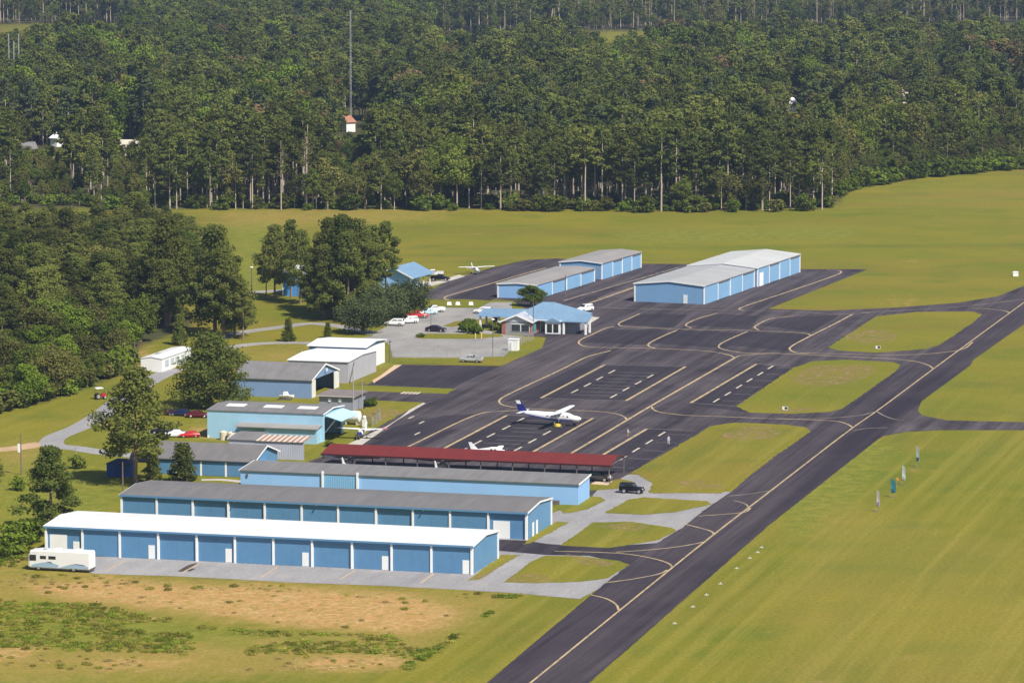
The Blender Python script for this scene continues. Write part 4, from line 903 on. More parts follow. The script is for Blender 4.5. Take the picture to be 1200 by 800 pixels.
# near, detailed
NP = [Proto(pine(11, 20, 0.24, 5.6, 62, 13000, 0.20, 0.33, (0.004, 0)), L_PINE, M_BARK), Proto(pine(12, 20, 0.38, 4.2, 40, 8500, 0.20, 0.30, (-0.003, .002)), L_PINE, M_BARK),
      Proto(pine(13, 17, 0.12, 5.0, 60, 12000, 0.20, 0.36), L_PINE, M_BARK)]
NYOUNG = Proto(pine(21, 7, 0.04, 2.3, 60, 5000, 0.16, 0.14, (0, 0), 'cone'), L_PINE, M_BARK)
NCONE = Proto(pine(22, 5, 0.02, 1.3, 50, 3600, 0.12, 0.1, (0, 0), 'cone'), L_HARD, M_BARK)
NOAK = Proto(hardwood(31, 9, -0.08, 5.0, 60, 10000, 0.16, 0.3), L_OAK, M_BARK)
NBIG = Proto(pine(32, 15, 0.05, 7.4, 95, 18000, 0.20, 0.45), L_PINE, M_BARK)
NHW = [Proto(hardwood(33, 12, -0.12, 4.0, 46, 7000, 0.19), L_HARD, M_BARK), Proto(hardwood(34, 11, -0.14, 4.2, 42, 6500, 0.19), L_OLIVE, M_BARK), Proto(hardwood(35, 10, -0.14, 3.6, 42, 6500, 0.18), L_BRIGHT, M_BARK)]
NBUSH = Proto(hardwood(36, 2.4, -0.15, 1.5, 18, 1500, 0.12, 0.06), L_BRIGHT, M_BARK); NHEDGE = Proto(hardwood(37, 1.4, 0.0, 0.9, 10, 700, 0.10, 0.04), L_HARD, M_BARK)
# forest
FP = [Proto(pine(41, 25, 0.50, 4.2, 24, 2300, 0.30, 0.26, (.002, 0), 'flat', 10), L_PINE, M_BARKP), Proto(pine(42, 26, 0.55, 3.9, 22, 2200, 0.30, 0.25, (-.003, 0), 'flat', 8), L_PINE, M_BARKP),
      Proto(pine(43, 24, 0.36, 4.6, 32, 2600, 0.30, 0.27, (0, 0), 'pine', 10), L_PINE, M_BARKP)]
FH = [Proto(hardwood(44, 20, 0.16, 5.2, 36, 2600, 0.32, 0.24), L_HARD, M_BARKP), Proto(hardwood(45, 18, 0.12, 5.0, 34, 2500, 0.32, 0.22), L_OLIVE, M_BARKP)]
FF = [Proto(pine(51, 23, 0.22, 5.4, 40, 2600, 0.36, 0.27, (0, 0), 'pine', 8), L_PINE, M_BARKP), Proto(hardwood(52, 22, 0.20, 5.6, 38, 2600, 0.36, 0.24), L_PINE, M_BARKP), Proto(pine(53, 24, 0.25, 5.0, 38, 2500, 0.36, 0.27, (0, 0), 'flat', 8), L_PINE, M_BARKP)]
FB = Proto(bare(46, 21), L_OLIVE, M_BARKP)
FS = [Proto(hardwood(47, 6, -0.2, 3.0, 16, 900, 0.32, 0.1), L_HARD, M_BARK), Proto(hardwood(48, 5.5, -0.2, 3.2, 16, 900, 0.32, 0.1), L_BRIGHT, M_BARK), Proto(hardwood(49, 4.5, -0.2, 2.8, 14, 800, 0.3, 0.08), L_OLIVE, M_BARK)]

def from_pix(p, name, label, xpix, ybase, ytop, cat='tree', group=None, wide=1.0, rz=None):
    P = G(xpix, ybase); return plant_tree(p, name, label, cat, P, hgt(P, ytop), group, rz, wide)
# --- single trees on the near grass
from_pix(NP[0], 'pine_tree', 'tall bare-trunked pine beside the dark blue shed', 159, 567, 428, wide=1.12, rz=0.4)
from_pix(NP[2], 'pine_tree', 'bushy pine left of the row hangars by the utility poles', 60, 622, 521, wide=1.05, rz=2.0)
from_pix(NP[1], 'pine_tree', 'pine beside the clay path with its outer half cut off', -6, 585, 528, wide=0.9)
from_pix(NYOUNG, 'young_pine', 'young conical pine in front of the low blue hangar', 214, 566, 517, wide=1.05)
from_pix(NYOUNG, 'young_pine', 'small dark pine at the foot of the tall pine', 180, 566, 527, wide=0.8)
from_pix(NBIG, 'pine_tree', 'large dense round-crowned pine behind the cyan hangar', 247, 478, 384, wide=1.0)
from_pix(NCONE, 'cone_tree', 'small cone-shaped evergreen between the two lot roads', 338, 400, 372)
from_pix(NCONE, 'cone_tree', 'smaller bright cone-shaped evergreen beside the round oak', 384, 396, 377, wide=1.1)
from_pix(NYOUNG, 'young_pine', 'upright dark conifer beside the house trailer', 211, 404, 366, wide=0.8)
from_pix(NOAK, 'oak_tree', 'round grey-green oak at the parking lot corner', 425, 391, 345, wide=1.15)
from_pix(NOAK, 'oak_tree', 'spreading oak shading the red pickup', 474, 371, 326, wide=1.25, rz=1.0)
from_pix(NOAK, 'oak_tree', 'broad oak between the grove and the parked cars', 450, 379, 330, wide=1.2, rz=3.0)
from_pix(NHW[2], 'broadleaf_tree', 'bright green round tree behind the terminal roof', 622, 359, 333, wide=1.55)
for i, (x, yb, yt, p) in enumerate([(322,352,262,0),(341,350,256,1),(312,349,290,1),(352,356,268,0),(386,366,254,0),(402,372,250,2),(418,370,255,0),(408,376,270,2),(380,374,285,2),(436,368,262,1),(452,362,258,1),(395,352,262,1),(369,364,300,0)]):
    from_pix(NP[p], 'pine_tree', 'tall pine in the grove before the blue hangar', x, yb, yt, group='pines of the central grove', wide=0.85 if p != 2 else 0.8)
from_pix(NHW[2], 'broadleaf_tree', 'small bright tree in front of the pine grove', 367, 366, 345)
for i, (x, yb, yt, p) in enumerate([(262,396,288,0),(252,392,262,2),(275,394,318,2),(285,398,330,1),(196,378,250,0),(190,372,272,2),(210,376,282,0)]):
    from_pix(NP[p], 'pine_tree', 'tall dark pine on the lawn beyond the house trailer', x, yb, yt, group='lawn pines beyond the trailer', wide=0.9)
# bushes by the terminal, tanks and hangars
for (x, yb, yt, lab) in [(546,389,375,'clipped green bush nearest the dark wagon'),(557,391,378,'round clipped bush by the yellow bollards'),(551,386,371,'tall clipped bush at the back of the bush cluster')]:
    from_pix(NBUSH, 'clipped_bush', lab, x, yb, yt, cat='bush', wide=1.25)
from_pix(NBUSH, 'clipped_bush', 'dark rounded bush against the terminal canopy post', 582, 387, 375, cat='bush', wide=1.2)
from_pix(NBUSH, 'clipped_bush', 'round green bush beside the grey shack', 433, 476, 465, cat='bush', wide=1.4)
from_pix(NBUSH, 'clipped_bush', 'low bush at the cyan hangar door', 386, 523, 516, cat='bush', wide=1.6)
from_pix(NHEDGE, 'clipped_bush', 'low hedge clump at the lot kerb by the dark wagon', 492, 395, 390, cat='bush', wide=1.8)
for (x, yb, yt) in [(20,642,610),(32,636,606),(8,650,622),(44,628,612),(-4,655,630)]:
    from_pix(FS[1], 'wild_shrub', 'leafy green shrub on the bank beside the row hangar', x, yb, yt, cat='shrub', group='shrubs on the hangar bank', wide=1.1)
from_pix(FS[0], 'wild_shrub', 'dark rounded shrub in front of the grass verge pole', 92, 549, 531, cat='shrub')
from_pix(FS[1], 'wild_shrub', 'low green shrub beside the bushy pine', 22, 574, 557, cat='shrub')
# --- left-hand wood: scattered inside its outline
def scatter(poly, spacing, seed, yr=(500, 4000)):
    r = np.random.default_rng(seed); g = [G(x, y) for x, y in poly]; q = [(p.x, p.y) for p in g]
    X = np.array([p[0] for p in q]); Y = np.array([p[1] for p in q])
    ax, ay = np.meshgrid(np.arange(X.min(), X.max(), spacing), np.arange(Y.min(), Y.max(), spacing*0.87))
    ax = ax + (np.arange(ax.shape[0]) % 2)[:, None]*spacing/2
    ax = ax + r.uniform(-.42, .42, ax.shape)*spacing; ay = ay + r.uniform(-.42, .42, ay.shape)*spacing
    m = in_poly(ax, ay, q); return ax[m], ay[m]
WOOD = [(-70,496),(45,474),(96,456),(138,442),(152,425),(160,402),(196,388),(226,372),(236,335),(226,300),(190,284),(-70,284)]
wx, wy = scatter(WOOD, 10.2, 5)
wp = [proj((x, y, 0)) for x, y in zip(wx, wy)]
lawn2 = [ [(150,378),(245,372),(245,346),(158,350)], [(140,330),(165,330),(165,318),(140,318)]]
for (x, y), (px, py) in sorted(zip(zip(wx, wy), wp), key=lambda t: t[0][1]):
    if any(in_poly(np.array([px]), np.array([py]), l)[0] for l in lawn2): continue
    if px < -22: continue
    edge = py > 470 - px*0.28 - 42 and px < 160
    u = random.random()
    if edge or u < 0.34:
        k = random.choice([0, 0, 1, 2]) if edge else random.choice([0, 1])
        nm, lab = [('broadleaf_tree', 'dark green broadleaf tree at the left wood edge'), ('broadleaf_tree', 'olive green broadleaf tree in the left wood'), ('broadleaf_tree', 'bright green broadleaf tree at the left wood edge')][k]
        plant_tree(NHW[k], nm, lab, 'tree', (x, y, 0), random.uniform(6, 10.5) if edge else random.uniform(9, 13), 'broadleaf trees of the left wood', wide=random.uniform(.95, 1.2))
    else:
        plant_tree(NP[random.choice([0, 1, 2])], 'pine_tree', 'dark pine in the left-hand wood', 'tree', (x, y, 0), random.uniform(10.5, 17) if y < 980 else random.uniform(10.5, 15), 'pines of the left wood', wide=random.uniform(.95, 1.25))
wedge = [(-15,488),(20,480),(48,472),(75,463),(98,454),(120,446),(138,440),(148,428),(156,412)]
for i in range(54):                       # thicket closing the wood's edge down to the grass
    t_ = random.random()*(len(wedge) - 1.001); k_ = int(t_); f_ = t_ - k_; x_ = wedge[k_][0]*(1-f_) + wedge[k_+1][0]*f_; y_ = wedge[k_][1]*(1-f_) + wedge[k_+1][1]*f_
    j_ = random.choice([0, 0, 1, 2]); plant_tree(FS[j_], 'wild_shrub', ['dark green shrub in the thicket at the left wood edge', 'bright green shrub in the thicket at the left wood edge', 'olive shrub in the thicket at the left wood edge'][j_], 'shrub', G(x_ - random.uniform(-2, 6), y_ - random.uniform(0, 9)), random.uniform(2.4, 5.2), 'thicket shrubs at the left wood edge', wide=random.uniform(1.0, 1.4))
# --- background forest
FEDGE = [(-160,243),(60,240),(150,246),(250,246),(420,246),(600,247),(760,248),(900,248),(968,246),(984,226),(1020,218),(1090,207),(1210,197),(1420,182)]
def edge_y(px): return np.interp(px, [p[0] for p in FEDGE], [p[1] for p in FEDGE])
FOREST = FEDGE[::-1] + [(-160,-12),(1420,-12)][:]
FOREST = FEDGE + [(1420,-14),(-160,-14)]
fx, fy = scatter(FOREST, 6.8, 9)
P_ = np.array([proj((x, y, 0)) for x, y in zip(fx, fy)]); fpx, fpy = P_[:, 0], P_[:, 1]
keep = np.ones(len(fx), bool)
CLEAR = [[(-40,197),(200,190),(200,170),(-40,172)], [(384,180),(452,180),(448,142),(394,138)], [(918,150),(944,150),(942,126),(918,126)], [(1045,138),(1078,138),(1076,112),(1048,112)], [(1100,110),(1220,104),(1220,84),(1150,88)],
         [(490,86),(760,82),(1000,76),(1230,70),(1230,26),(900,32),(620,37),(500,42)], [(-60,82),(150,78),(150,28),(-60,30)], [(495,136),(520,136),(515,118),(500,118)], [(4,150),(30,150),(30,106),(4,106)]]
for c in CLEAR: keep &= ~in_poly(fpx + rng.normal(0, 2, len(fx)), fpy, c)
fx, fy, fpx, fpy = fx[keep], fy[keep], fpx[keep], fpy[keep]
depth_in = edge_y(fpx) - fpy                       # how far behind the front of the wood, in photo pixels
# kind of tree varies in stands
st = vnoise(fx/55, fy/90, 21); u = rng.random(len(fx))
kind = np.where(u < 0.18 + 0.75*np.clip((st - 0.52)*5, 0, 1), 1, 0)        # 0 pine 1 hardwood
kind = np.where((fpx > 985) & (depth_in < 40) & (u < 0.8), 1, kind)
kind = np.where((fpx > 255) & (fpx < 440) & (depth_in < 10) & (u < 0.45), 2, kind)    # pale bare stems
kind = np.where((fpy < 34) & (u < 0.12), 2, kind); far_low = (fpy < 44) & (u > 0.45); kind = np.where(far_low, 1, kind)
kind = np.where((fpx > 560) & (fpx < 930) & (depth_in < 14) & (kind == 1) & (u < .85), 0, kind)
hh = np.where(kind == 0, rng.uniform(19, 27, len(fx)), np.where(kind == 1, rng.uniform(13, 21, len(fx)), rng.uniform(15, 22, len(fx))))
roll = vnoise(fx/28, fy/60, 33)*0.55 + vnoise(fx/12, fy/22, 34)*0.45
hh = np.where(far_low, rng.uniform(7, 13, len(fx)), hh)*(0.72 + 0.55*roll); gap = (vnoise(fx/16, fy/45, 35) < 0.24) & (depth_in > 12) | (rng.random(len(fx)) < 0.08)
fx, fy, fpx, fpy, depth_in, kind, hh, u = [a_[~gap] for a_ in (fx, fy, fpx, fpy, depth_in, kind, hh, u)]
hh = np.where((fpx > 985) & (depth_in < 16), hh*0.5, hh)
hh = np.where((fpx < 170) & (depth_in < 22), hh*np.where(kind == 0, 0.85, 0.5), hh)
for hx, hy, hw in HOUSES:                      # low growth before the houses
    m = (np.abs(fpx - hx) < hw*0.9 + 6) & (fpy > hy - 2) & (fpy < (hy + 30)/0.8); hh = np.where(m, rng.uniform(5, 9, len(fx)), hh); kind = np.where(m, 1, kind)
m = (np.abs(fpx - 411) < 26) & (fpy > 178); hh = np.where(m, rng.uniform(8, 13, len(fx))*np.where(fpy < 200, .7, 1), hh); kind = np.where(m, 1, kind); m = (np.abs(fpx - 411) < 40) & (depth_in < 16); hh = np.where(m, np.minimum(hh, 16), hh)
m = (fpx < 195) & (fpy > 190) & (depth_in < 60); hh = np.where(m & (kind != 0), rng.uniform(5, 9, len(fx)), hh); drop = m & (kind == 0) & (rng.random(len(fx)) < 0.5)
fx, fy, fpx, fpy, depth_in, kind, hh = [a_[~drop] for a_ in (fx, fy, fpx, fpy, depth_in, kind, hh)]
vis = (fpx > -15) & (fpx < 1215)
front = {0: [], 1: [], 2: []}
for i in np.argsort(-(edge_y(fpx)*0 + fpy) - 0.0):
    if vis[i] and len(front[kind[i]]) < (150, 150, 50)[kind[i]] and depth_in[i] < 44: front[kind[i]].append(i)
taken = np.zeros(len(fx), bool)
for k, nm, labs, grp in ((0, 'pine_tree', ['tall pine with long bare trunk along the forest front'], 'pines along the forest front'),
                         (1, 'broadleaf_tree', ['dark leafy broadleaf tree along the forest front', 'olive leafy broadleaf tree along the forest front'], 'broadleaf trees along the forest front'),
                         (2, 'bare_tree', ['thin pale half-bare tree standing in the forest front'], 'half-bare trees in the forest front')):
    for i in front[k]:
        taken[i] = True; j = random.randrange(3) if k == 0 else random.randrange(2)
        p = FP[j] if k == 0 else FH[j] if k == 1 else FB
        plant_tree(p, nm, labs[j if k == 1 else 0], 'tree', (fx[i], fy[i], 0), hh[i], grp, wide=random.uniform(.9, 1.15))
# understorey bushes along the forest foot
def understorey(n, x0, x1, up, h0, h1, lab, p, grp):
    for i in range(n):
        px = x0 + (x1 - x0)*(i + random.random())/n; py = edge_y(px) - random.uniform(-1.0, up)
        P = G(px, py); plant_tree(p, 'wild_shrub', lab, 'shrub', P, random.uniform(h0, h1), grp, wide=random.uniform(1.0, 1.4))
understorey(56, 0, 985, 9, 2.5, 6.0, 'dark green shrub at the foot of the forest', FS[0], 'shrubs along the forest foot')
understorey(44, 0, 985, 5, 2, 4.6, 'bright green shrub at the foot of the forest', FS[1], 'shrubs along the forest foot')
understorey(40, 560, 1200, 4, 2, 4.6, 'olive shrub at the foot of the forest', FS[2], 'shrubs along the forest foot')
understorey(46, 975, 1215, 5, 3.5, 7.5, 'dense green shrub along the sloping right forest edge', FS[0], 'shrubs along the right forest edge')
understorey(30, 975, 1215, 3, 2.5, 5.5, 'bright shrub along the sloping right forest edge', FS[1], 'shrubs along the right forest edge')
for i in range(26):                       # leafy trees standing out from the wood's front, left and right
    px = random.uniform(250, 480) if i < 13 else random.uniform(790, 985)
    plant_tree(FH[i % 2], 'broadleaf_tree', ['dark leafy broadleaf tree along the forest front', 'olive leafy broadleaf tree along the forest front'][i % 2], 'tree', G(px, edge_y(px) - random.uniform(0, 4)), random.uniform(8, 14), 'broadleaf trees along the forest front')
# the rest of the forest: one mass
rest = np.where(~taken)[0]
def gn_forest(name, pts, kinds, rots, scl, protos, label):
    me = bpy.data.meshes.new(name); me.vertices.add(len(pts)); me.vertices.foreach_set('co', pts.astype(np.float32).ravel())
    a = me.attributes.new('kind', 'INT', 'POINT'); a.data.foreach_set('value', kinds.astype(np.int32))
    a = me.attributes.new('turn', 'FLOAT', 'POINT'); a.data.foreach_set('value', rots.astype(np.float32))
    wd_ = scl*rng.uniform(0.82, 1.25, len(scl)); a = me.attributes.new('size', 'FLOAT_VECTOR', 'POINT'); a.data.foreach_set('vector', np.stack([wd_, wd_*rng.uniform(.85, 1.15, len(scl)), scl], -1).astype(np.float32).ravel())
    o = tag(link_mesh(name, me), label, 'forest' if 'tree' in name or 'forest' in name else 'weeds', kind='stuff')
    ng = bpy.data.node_groups.new(name, 'GeometryNodeTree')
    ng.interface.new_socket('Geometry', in_out='INPUT', socket_type='NodeSocketGeometry'); ng.interface.new_socket('Geometry', in_out='OUTPUT', socket_type='NodeSocketGeometry')
    n = ng.nodes; l = ng.links; gi = n.new('NodeGroupInput'); go = n.new('NodeGroupOutput'); j = n.new('GeometryNodeJoinGeometry')
    def at(nm, ty):
        x = n.new('GeometryNodeInputNamedAttribute'); x.data_type = ty; x.inputs[0].default_value = nm; return x.outputs[0]
    kd, tu, si = at('kind', 'INT'), at('turn', 'FLOAT'), at('size', 'FLOAT_VECTOR')
    cx = n.new('ShaderNodeCombineXYZ'); l.new(tu, cx.inputs[2])
    mp = n.new('GeometryNodeMeshToPoints'); l.new(gi.outputs[0], mp.inputs[0])
    for k, pm in enumerate(protos):
        po = bpy.data.objects.new('forest_source', pm)          # never linked to the scene
        oi = n.new('GeometryNodeObjectInfo'); oi.inputs[0].default_value = po; oi.inputs[1].default_value = True
        ip = n.new('GeometryNodeInstanceOnPoints'); cmp_ = n.new('FunctionNodeCompare'); cmp_.data_type = 'INT'; cmp_.operation = 'EQUAL'
        l.new(kd, cmp_.inputs[2]); cmp_.inputs[3].default_value = k
        l.new(mp.outputs[0], ip.inputs['Points']); l.new(cmp_.outputs[0], ip.inputs['Selection']); l.new(oi.outputs['Geometry'], ip.inputs['Instance'])
        l.new(cx.outputs[0], ip.inputs['Rotation']); l.new(si, ip.inputs['Scale']); l.new(ip.outputs[0], j.inputs[0])
    l.new(j.outputs[0], go.inputs[0])
    md = o.modifiers.new('scatter', 'NODES'); md.node_group = ng
    return o

FX = [Proto(hardwood(54, 20, 0.10, 5.6, 40, 2600, 0.34, 0.24), L_BRIGHT, M_BARKP), Proto(hardwood(55, 19, 0.2, 5.0, 30, 1500, 0.30, 0.22), L_RUST, M_BARKP), Proto(pine(56, 25, 0.30, 4.4, 34, 2300, 0.36, 0.27, (0.004, 0), 'pine', 8), L_OAK, M_BARKP)]
rp = [FP[0], FP[1], FF[0], FF[1], FF[2], FH[0], FH[1], FB] + FX
flat = (fpy[rest] < 42) | (depth_in[rest] < 30)
kk = np.where(kind[rest] == 0, np.where(flat, rng.integers(0, 2, len(rest)), rng.integers(2, 5, len(rest))), np.where(kind[rest] == 1, rng.integers(5, 7, len(rest)), 7))
v_ = rng.random(len(rest)); st2 = vnoise(fx[rest]/40, fy[rest]/70, 55)
kk = np.where(~flat & (v_ < 0.02 + 0.25*(st2 > 0.68)), 8, kk); kk = np.where(~flat & (v_ > 0.988), 9, kk); kk = np.where(~flat & (kind[rest] == 0) & (v_ > 0.3) & (v_ < 0.5), 10, kk)
hs = np.array([p.H for p in rp])[kk]
gn_forest('forest', np.stack([fx[rest], fy[rest], np.zeros(len(rest))], -1), kk, rng.uniform(0, 6.28, len(rest)), hh[rest]/hs, [p.joined() for p in rp], 'mixed pine and broadleaf forest rolling back to the horizon')
# weeds on the foreground bank: low leafy tufts, far too many to count
def weed(seed, h, r_, n, size, leaf):
    r = np.random.default_rng(seed); return quad_mesh('weed', cloud([(r.normal(0, .25)*r_, r.normal(0, .25)*r_, h*r.uniform(.25, .6), r_*.6, r_*.6, h*.45, n/4) for _ in range(4)], size, r, .6, .7), [leaf])
WD = [weed(61, 0.5, 1.2, 130, 0.10, leaf_mat('weed_leaves', (0.15,0.22,0.022), (0.24,0.28,0.035), .4, .4)), weed(62, 0.45, 1.3, 130, 0.10, leaf_mat('yellow_green_leaves', (0.23,0.24,0.04), (0.32,0.29,0.06), .5, .4)), weed(63, 0.75, 1.0, 130, 0.12, L_BRIGHT), weed(64, 0.25, 1.1, 80, 0.09, leaf_mat('straw_leaves', (0.34,0.27,0.09), (0.42,0.32,0.14), .5, .4))]
pts = []; ks = []
for poly, sp_, kset in ((LUSH[0], 1.2, (0,1,1,1,1,0,3,1)), ([(515,738),(575,700),(606,697),(572,722),(530,750),(505,768),(480,785),(470,783)], 1.0, (0,1,1,0,2)), ([(-20,766),(260,772),(470,768),(440,784),(120,788),(-20,780)], 2.6, (1,3,3)),
                        ([(-20,672),(110,674),(340,684.5),(590,697),(540,708),(300,692),(-20,690)], 2.4, (3,1,3)), (SOIL[0], 6.0, (3,3,3,1)), ([(-10,650),(40,625),(48,640),(20,662),(-10,672)], 1.2, (0,1,2))):
    ax, ay = scatter(poly, sp_, 77); m = vnoise(ax/6, ay/9, 8) > 0.34
    pts += list(zip(ax[m], ay[m])); ks += [random.choice(kset) for _ in range(int(m.sum()))]
pts = np.array([(x, y, 0) for x, y in pts]); ks = np.array(ks)
gn_forest('weed_growth', pts, ks, rng.uniform(0, 6.28, len(pts)), rng.uniform(0.3, 1.0, len(pts)), WD, 'rough green weeds covering the foreground bank')
# ================================================================== VEHICLES
def paint(name, c): return mat('paint_' + name, c, 0.25, 0.03, 0.5, spec=0.6)
PW, PK, PR, PS, PB = paint('white', (0.78,0.78,0.78)), mat('paint_black', (0.006,0.006,0.008), 0.35, 0.03, 0.5, spec=0.25), paint('red', (0.45,0.012,0.015)), paint('silver', (0.42,0.43,0.45)), paint('navy', (0.012,0.018,0.06))
PM, PG, PLB = paint('maroon', (0.09,0.008,0.012)), paint('charcoal', (0.045,0.042,0.04)), paint('pale_blue', (0.45,0.58,0.66))
M_LAMP = mat('lamp_glass', (0.75,0.75,0.7), 0.15, 0.02); M_TAIL = mat('tail_lamp', (0.35,0.01,0.01), 0.2, 0.02)
def hull(sections, n=10, e=0.32):
    """sections: x, z0, z1, halfwidth(bottom), halfwidth(top): rounded rectangles lofted along x"""
    rings = []
    for x, z0, z1, wb, wt in sections:
        h = z1 - z0; c = min(e*h, 0.16)
        rings.append([(x,-wb+c*.5,z0),(x,wb-c*.5,z0),(x,wb,z0+c),(x,(wb+wt)/2+.01,z0+h*.55),(x,wt,z1-c),(x,wt-c,z1),(x,-wt+c,z1),(x,-wt,z1-c),(x,-(wb+wt)/2-.01,z0+h*.55),(x,-wb,z0+c)])
    return MB().loft(rings)
def wheel(parent, x, y, r, w=0.24):
    s = 1 if y > 0 else -1
    t = MB().cyl((x,y-w/2,r),(x,y+w/2,r),r,r,14).build('wheel', M_TYRE, parent)
    MB().cyl((x,y+s*w/2,r),(x,y+s*(w/2+.015),r),r*.62,r*.55,10).build('rim', M_RIM, t)
CARS = {
 'sedan': dict(L=4.7, body=[(-2.35,.38,.78,.72,.68),(-2.2,.25,.95,.86,.80),(-1.3,.22,1.0,.90,.86),(0,.2,.98,.91,.87),(1.2,.22,.95,.90,.85),(2.0,.26,.84,.86,.78),(2.35,.36,.66,.74,.66)], cab=[(-1.75,.93,.98,.78,.74),(-1.0,.93,1.40,.80,.62),(.1,.93,1.45,.80,.62),(1.15,.93,.97,.80,.72)], r=.32, wx=(1.42,-1.35), wy=.80),
 'suv': dict(L=4.8, body=[(-2.4,.42,1.0,.80,.80),(-2.3,.3,1.1,.90,.88),(-1.2,.28,1.12,.94,.92),(0.4,.28,1.1,.94,.91),(1.3,.3,1.05,.93,.88),(2.2,.34,.95,.88,.80),(2.4,.42,.78,.78,.72)], cab=[(-2.32,1.08,1.14,.84,.82),(-2.1,1.08,1.72,.86,.72),(.2,1.08,1.76,.86,.72),(1.15,1.06,1.12,.86,.78)], r=.38, wx=(1.5,-1.45), wy=.84),
 'jeep': dict(L=4.6, body=[(-2.25,.5,1.15,.84,.84),(-2.15,.42,1.18,.86,.86),(.5,.42,1.18,.86,.86),(.6,.42,1.15,.80,.76),(1.95,.45,1.08,.74,.70),(2.1,.5,1.0,.70,.66)], cab=[(-2.15,1.16,1.2,.82,.82),(-2.1,1.16,1.84,.82,.76),(.25,1.16,1.86,.82,.76),(.62,1.16,1.2,.82,.78)], r=.42, wx=(1.42,-1.32), wy=.80),
 'pickup': dict(L=5.5, body=[(-2.75,.55,1.0,.86,.86),(-2.7,.42,1.08,.93,.92),(-.55,.40,1.1,.96,.94),(1.5,.40,1.1,.95,.90),(2.55,.44,1.0,.88,.82),(2.75,.5,.85,.80,.76)], cab=[(-.62,1.08,1.12,.86,.84),(-.5,1.08,1.78,.86,.72),(.65,1.08,1.82,.86,.72),(1.5,1.06,1.12,.86,.78)], r=.40, wx=(1.75,-1.65), wy=.86),
}
def car(kind, name, label, cat, px, py, heading, paint_m, scale=1.0, group=None, z=Z_ASPH + 0.006):
    """heading in degrees: 0 = to the right in the picture along the hangar fronts, 90 = away"""
    d = CARS[kind]; r = thing(name, label, cat, G(px, py) + Vector((0, 0, z)), R(heading) - ROT, group); r.scale = (scale,)*3
    body = hull(d['body']).build('body', paint_m, r, True)
    cb = d['cab']; cab = hull(cb, e=.3).build('cabin', paint_m, r, True)
    # glazing set 12 mm proud of the cabin
    def lerp(a, b, t): return a + (b - a)*t
    (xa,_,za0,ba,ta),(xb,_,zb,bb,tb),(xc,_,zc_,bc,tc_),(xd,_,zd0,bd,td) = cb
    g = MB(); z0 = cb[1][1]
    for s in (1, -1):
        n_side = 2
        for k in range(n_side):
            t0, t1 = (k + .06)/n_side, (k + .94)/n_side
            xb0, xb1 = lerp(xb - (0.25 if k == 0 else 0), xc + .45, t0), lerp(xb, xc + .45, t1); xt0, xt1 = lerp(xb + .04, xc, t0), lerp(xb + .04, xc - .03, t1)
            yb, yt = s*(bb + .02), s*(tb + .035); zl, zh = z0 + .10, zb - .16
            yl = yb + (yt - yb)*.15; yh = yb + (yt - yb)*.72
            g.quad((xb0,yl,zl),(xb1,yl,zl),(xt1,yh,zh),(xt0,yh,zh))
    g.build('side_window', M_GLASS, r)
    def screen(x0, z0_, w0, x1, z1, w1, off, nm):
        a = lerp(x0, x1, .14); b_ = lerp(x0, x1, .86); q = MB()
        q.quad((a+off,-w0*.86,lerp(z0_,z1,.14)+.02),(a+off,w0*.86,lerp(z0_,z1,.14)+.02),(b_+off,w1*.86,lerp(z0_,z1,.86)+.02),(b_+off,-w1*.86,lerp(z0_,z1,.86)+.02)); q.build(nm, M_GLASS, r)
    screen(xd, zd0, bd, xc, zc_, tc_, .012, 'windscreen'); screen(xa, za0, ba, xb, zb, tb, -.012, 'rear_window')
    for x in d['wx']:
        for s in (1, -1): wheel(r, x, s*d['wy'], d['r'])
    xf, xr = d['body'][-1][0], d['body'][0][0]; zf, zr = d['body'][-1][2], d['body'][0][2]
    for s in (1, -1):
        MB().box(xf-.12,xf+.015,s*.58-.16,s*.58+.16,zf-.20,zf-.03).build('headlight', M_LAMP, r); MB().box(xr-.015,xr+.10,s*.68-.10,s*.68+.10,zr-.26,zr-.04).build('tail_light', M_TAIL, r)
    MB().box(xf-.05,xf+.05,-.7,.7,d['body'][-1][1]-.04,d['body'][-1][1]+.12).build('front_bumper', M_STEEL, r); MB().box(xr-.05,xr+.05,-.75,.75,d['body'][0][1]-.04,d['body'][0][1]+.12).build('rear_bumper', M_STEEL, r)
    if kind == 'pickup':
        q = MB(); x0, x1 = -2.62, -.72; q.box(x0,x1,-.80,.80,1.085,1.105); q.build('bed_floor', mat('bed_liner', (0.03,0.03,0.03), 0.9), r)
        q = MB()
        for y0, y1 in ((-.93,-.80),(.80,.93)): q.box(x0,x1,y0,y1,1.06,1.32)
        q.box(-2.72,-2.63,-.92,.92,1.04,1.32); q.build('bed_side', paint_m, r)
    if kind == 'jeep': MB().cyl((-2.2,.1,1.05),(-2.38,.1,1.05),.38,.38,14).build('spare_wheel', M_TYRE, r)
    return r
car('jeep', 'suv', 'black boxy off-road vehicle on the grey path by the storage building', 'car', 741, 577.5, -2, PK, .98, z=Z_GREY+.004)
car('pickup', 'pickup_truck', 'dark charcoal pickup under the end of the red shelter', 'pickup', 698.5, 563.5, 0, PG)
car('pickup', 'pickup_truck', 'silver pickup parked on the grass strip before the fenced lot', 'pickup', 552.5, 424.5, 178, PS, .92, z=Z_ISL+.004)
car('suv', 'suv', 'white four-wheel-drive wagon parked beside the round oak', 'car', 462.5, 381.5, 182, PW, .98, z=Z_GREY+.004)
car('suv', 'suv', 'white car parked between the white wagon and red pickup', 'car', 479, 378.5, 215, PW, .95, z=Z_GREY+.004)
car('pickup', 'pickup_truck', 'red pickup under the spreading oak', 'pickup', 489, 372.5, 20, PR, .95, z=Z_GREY+.004)
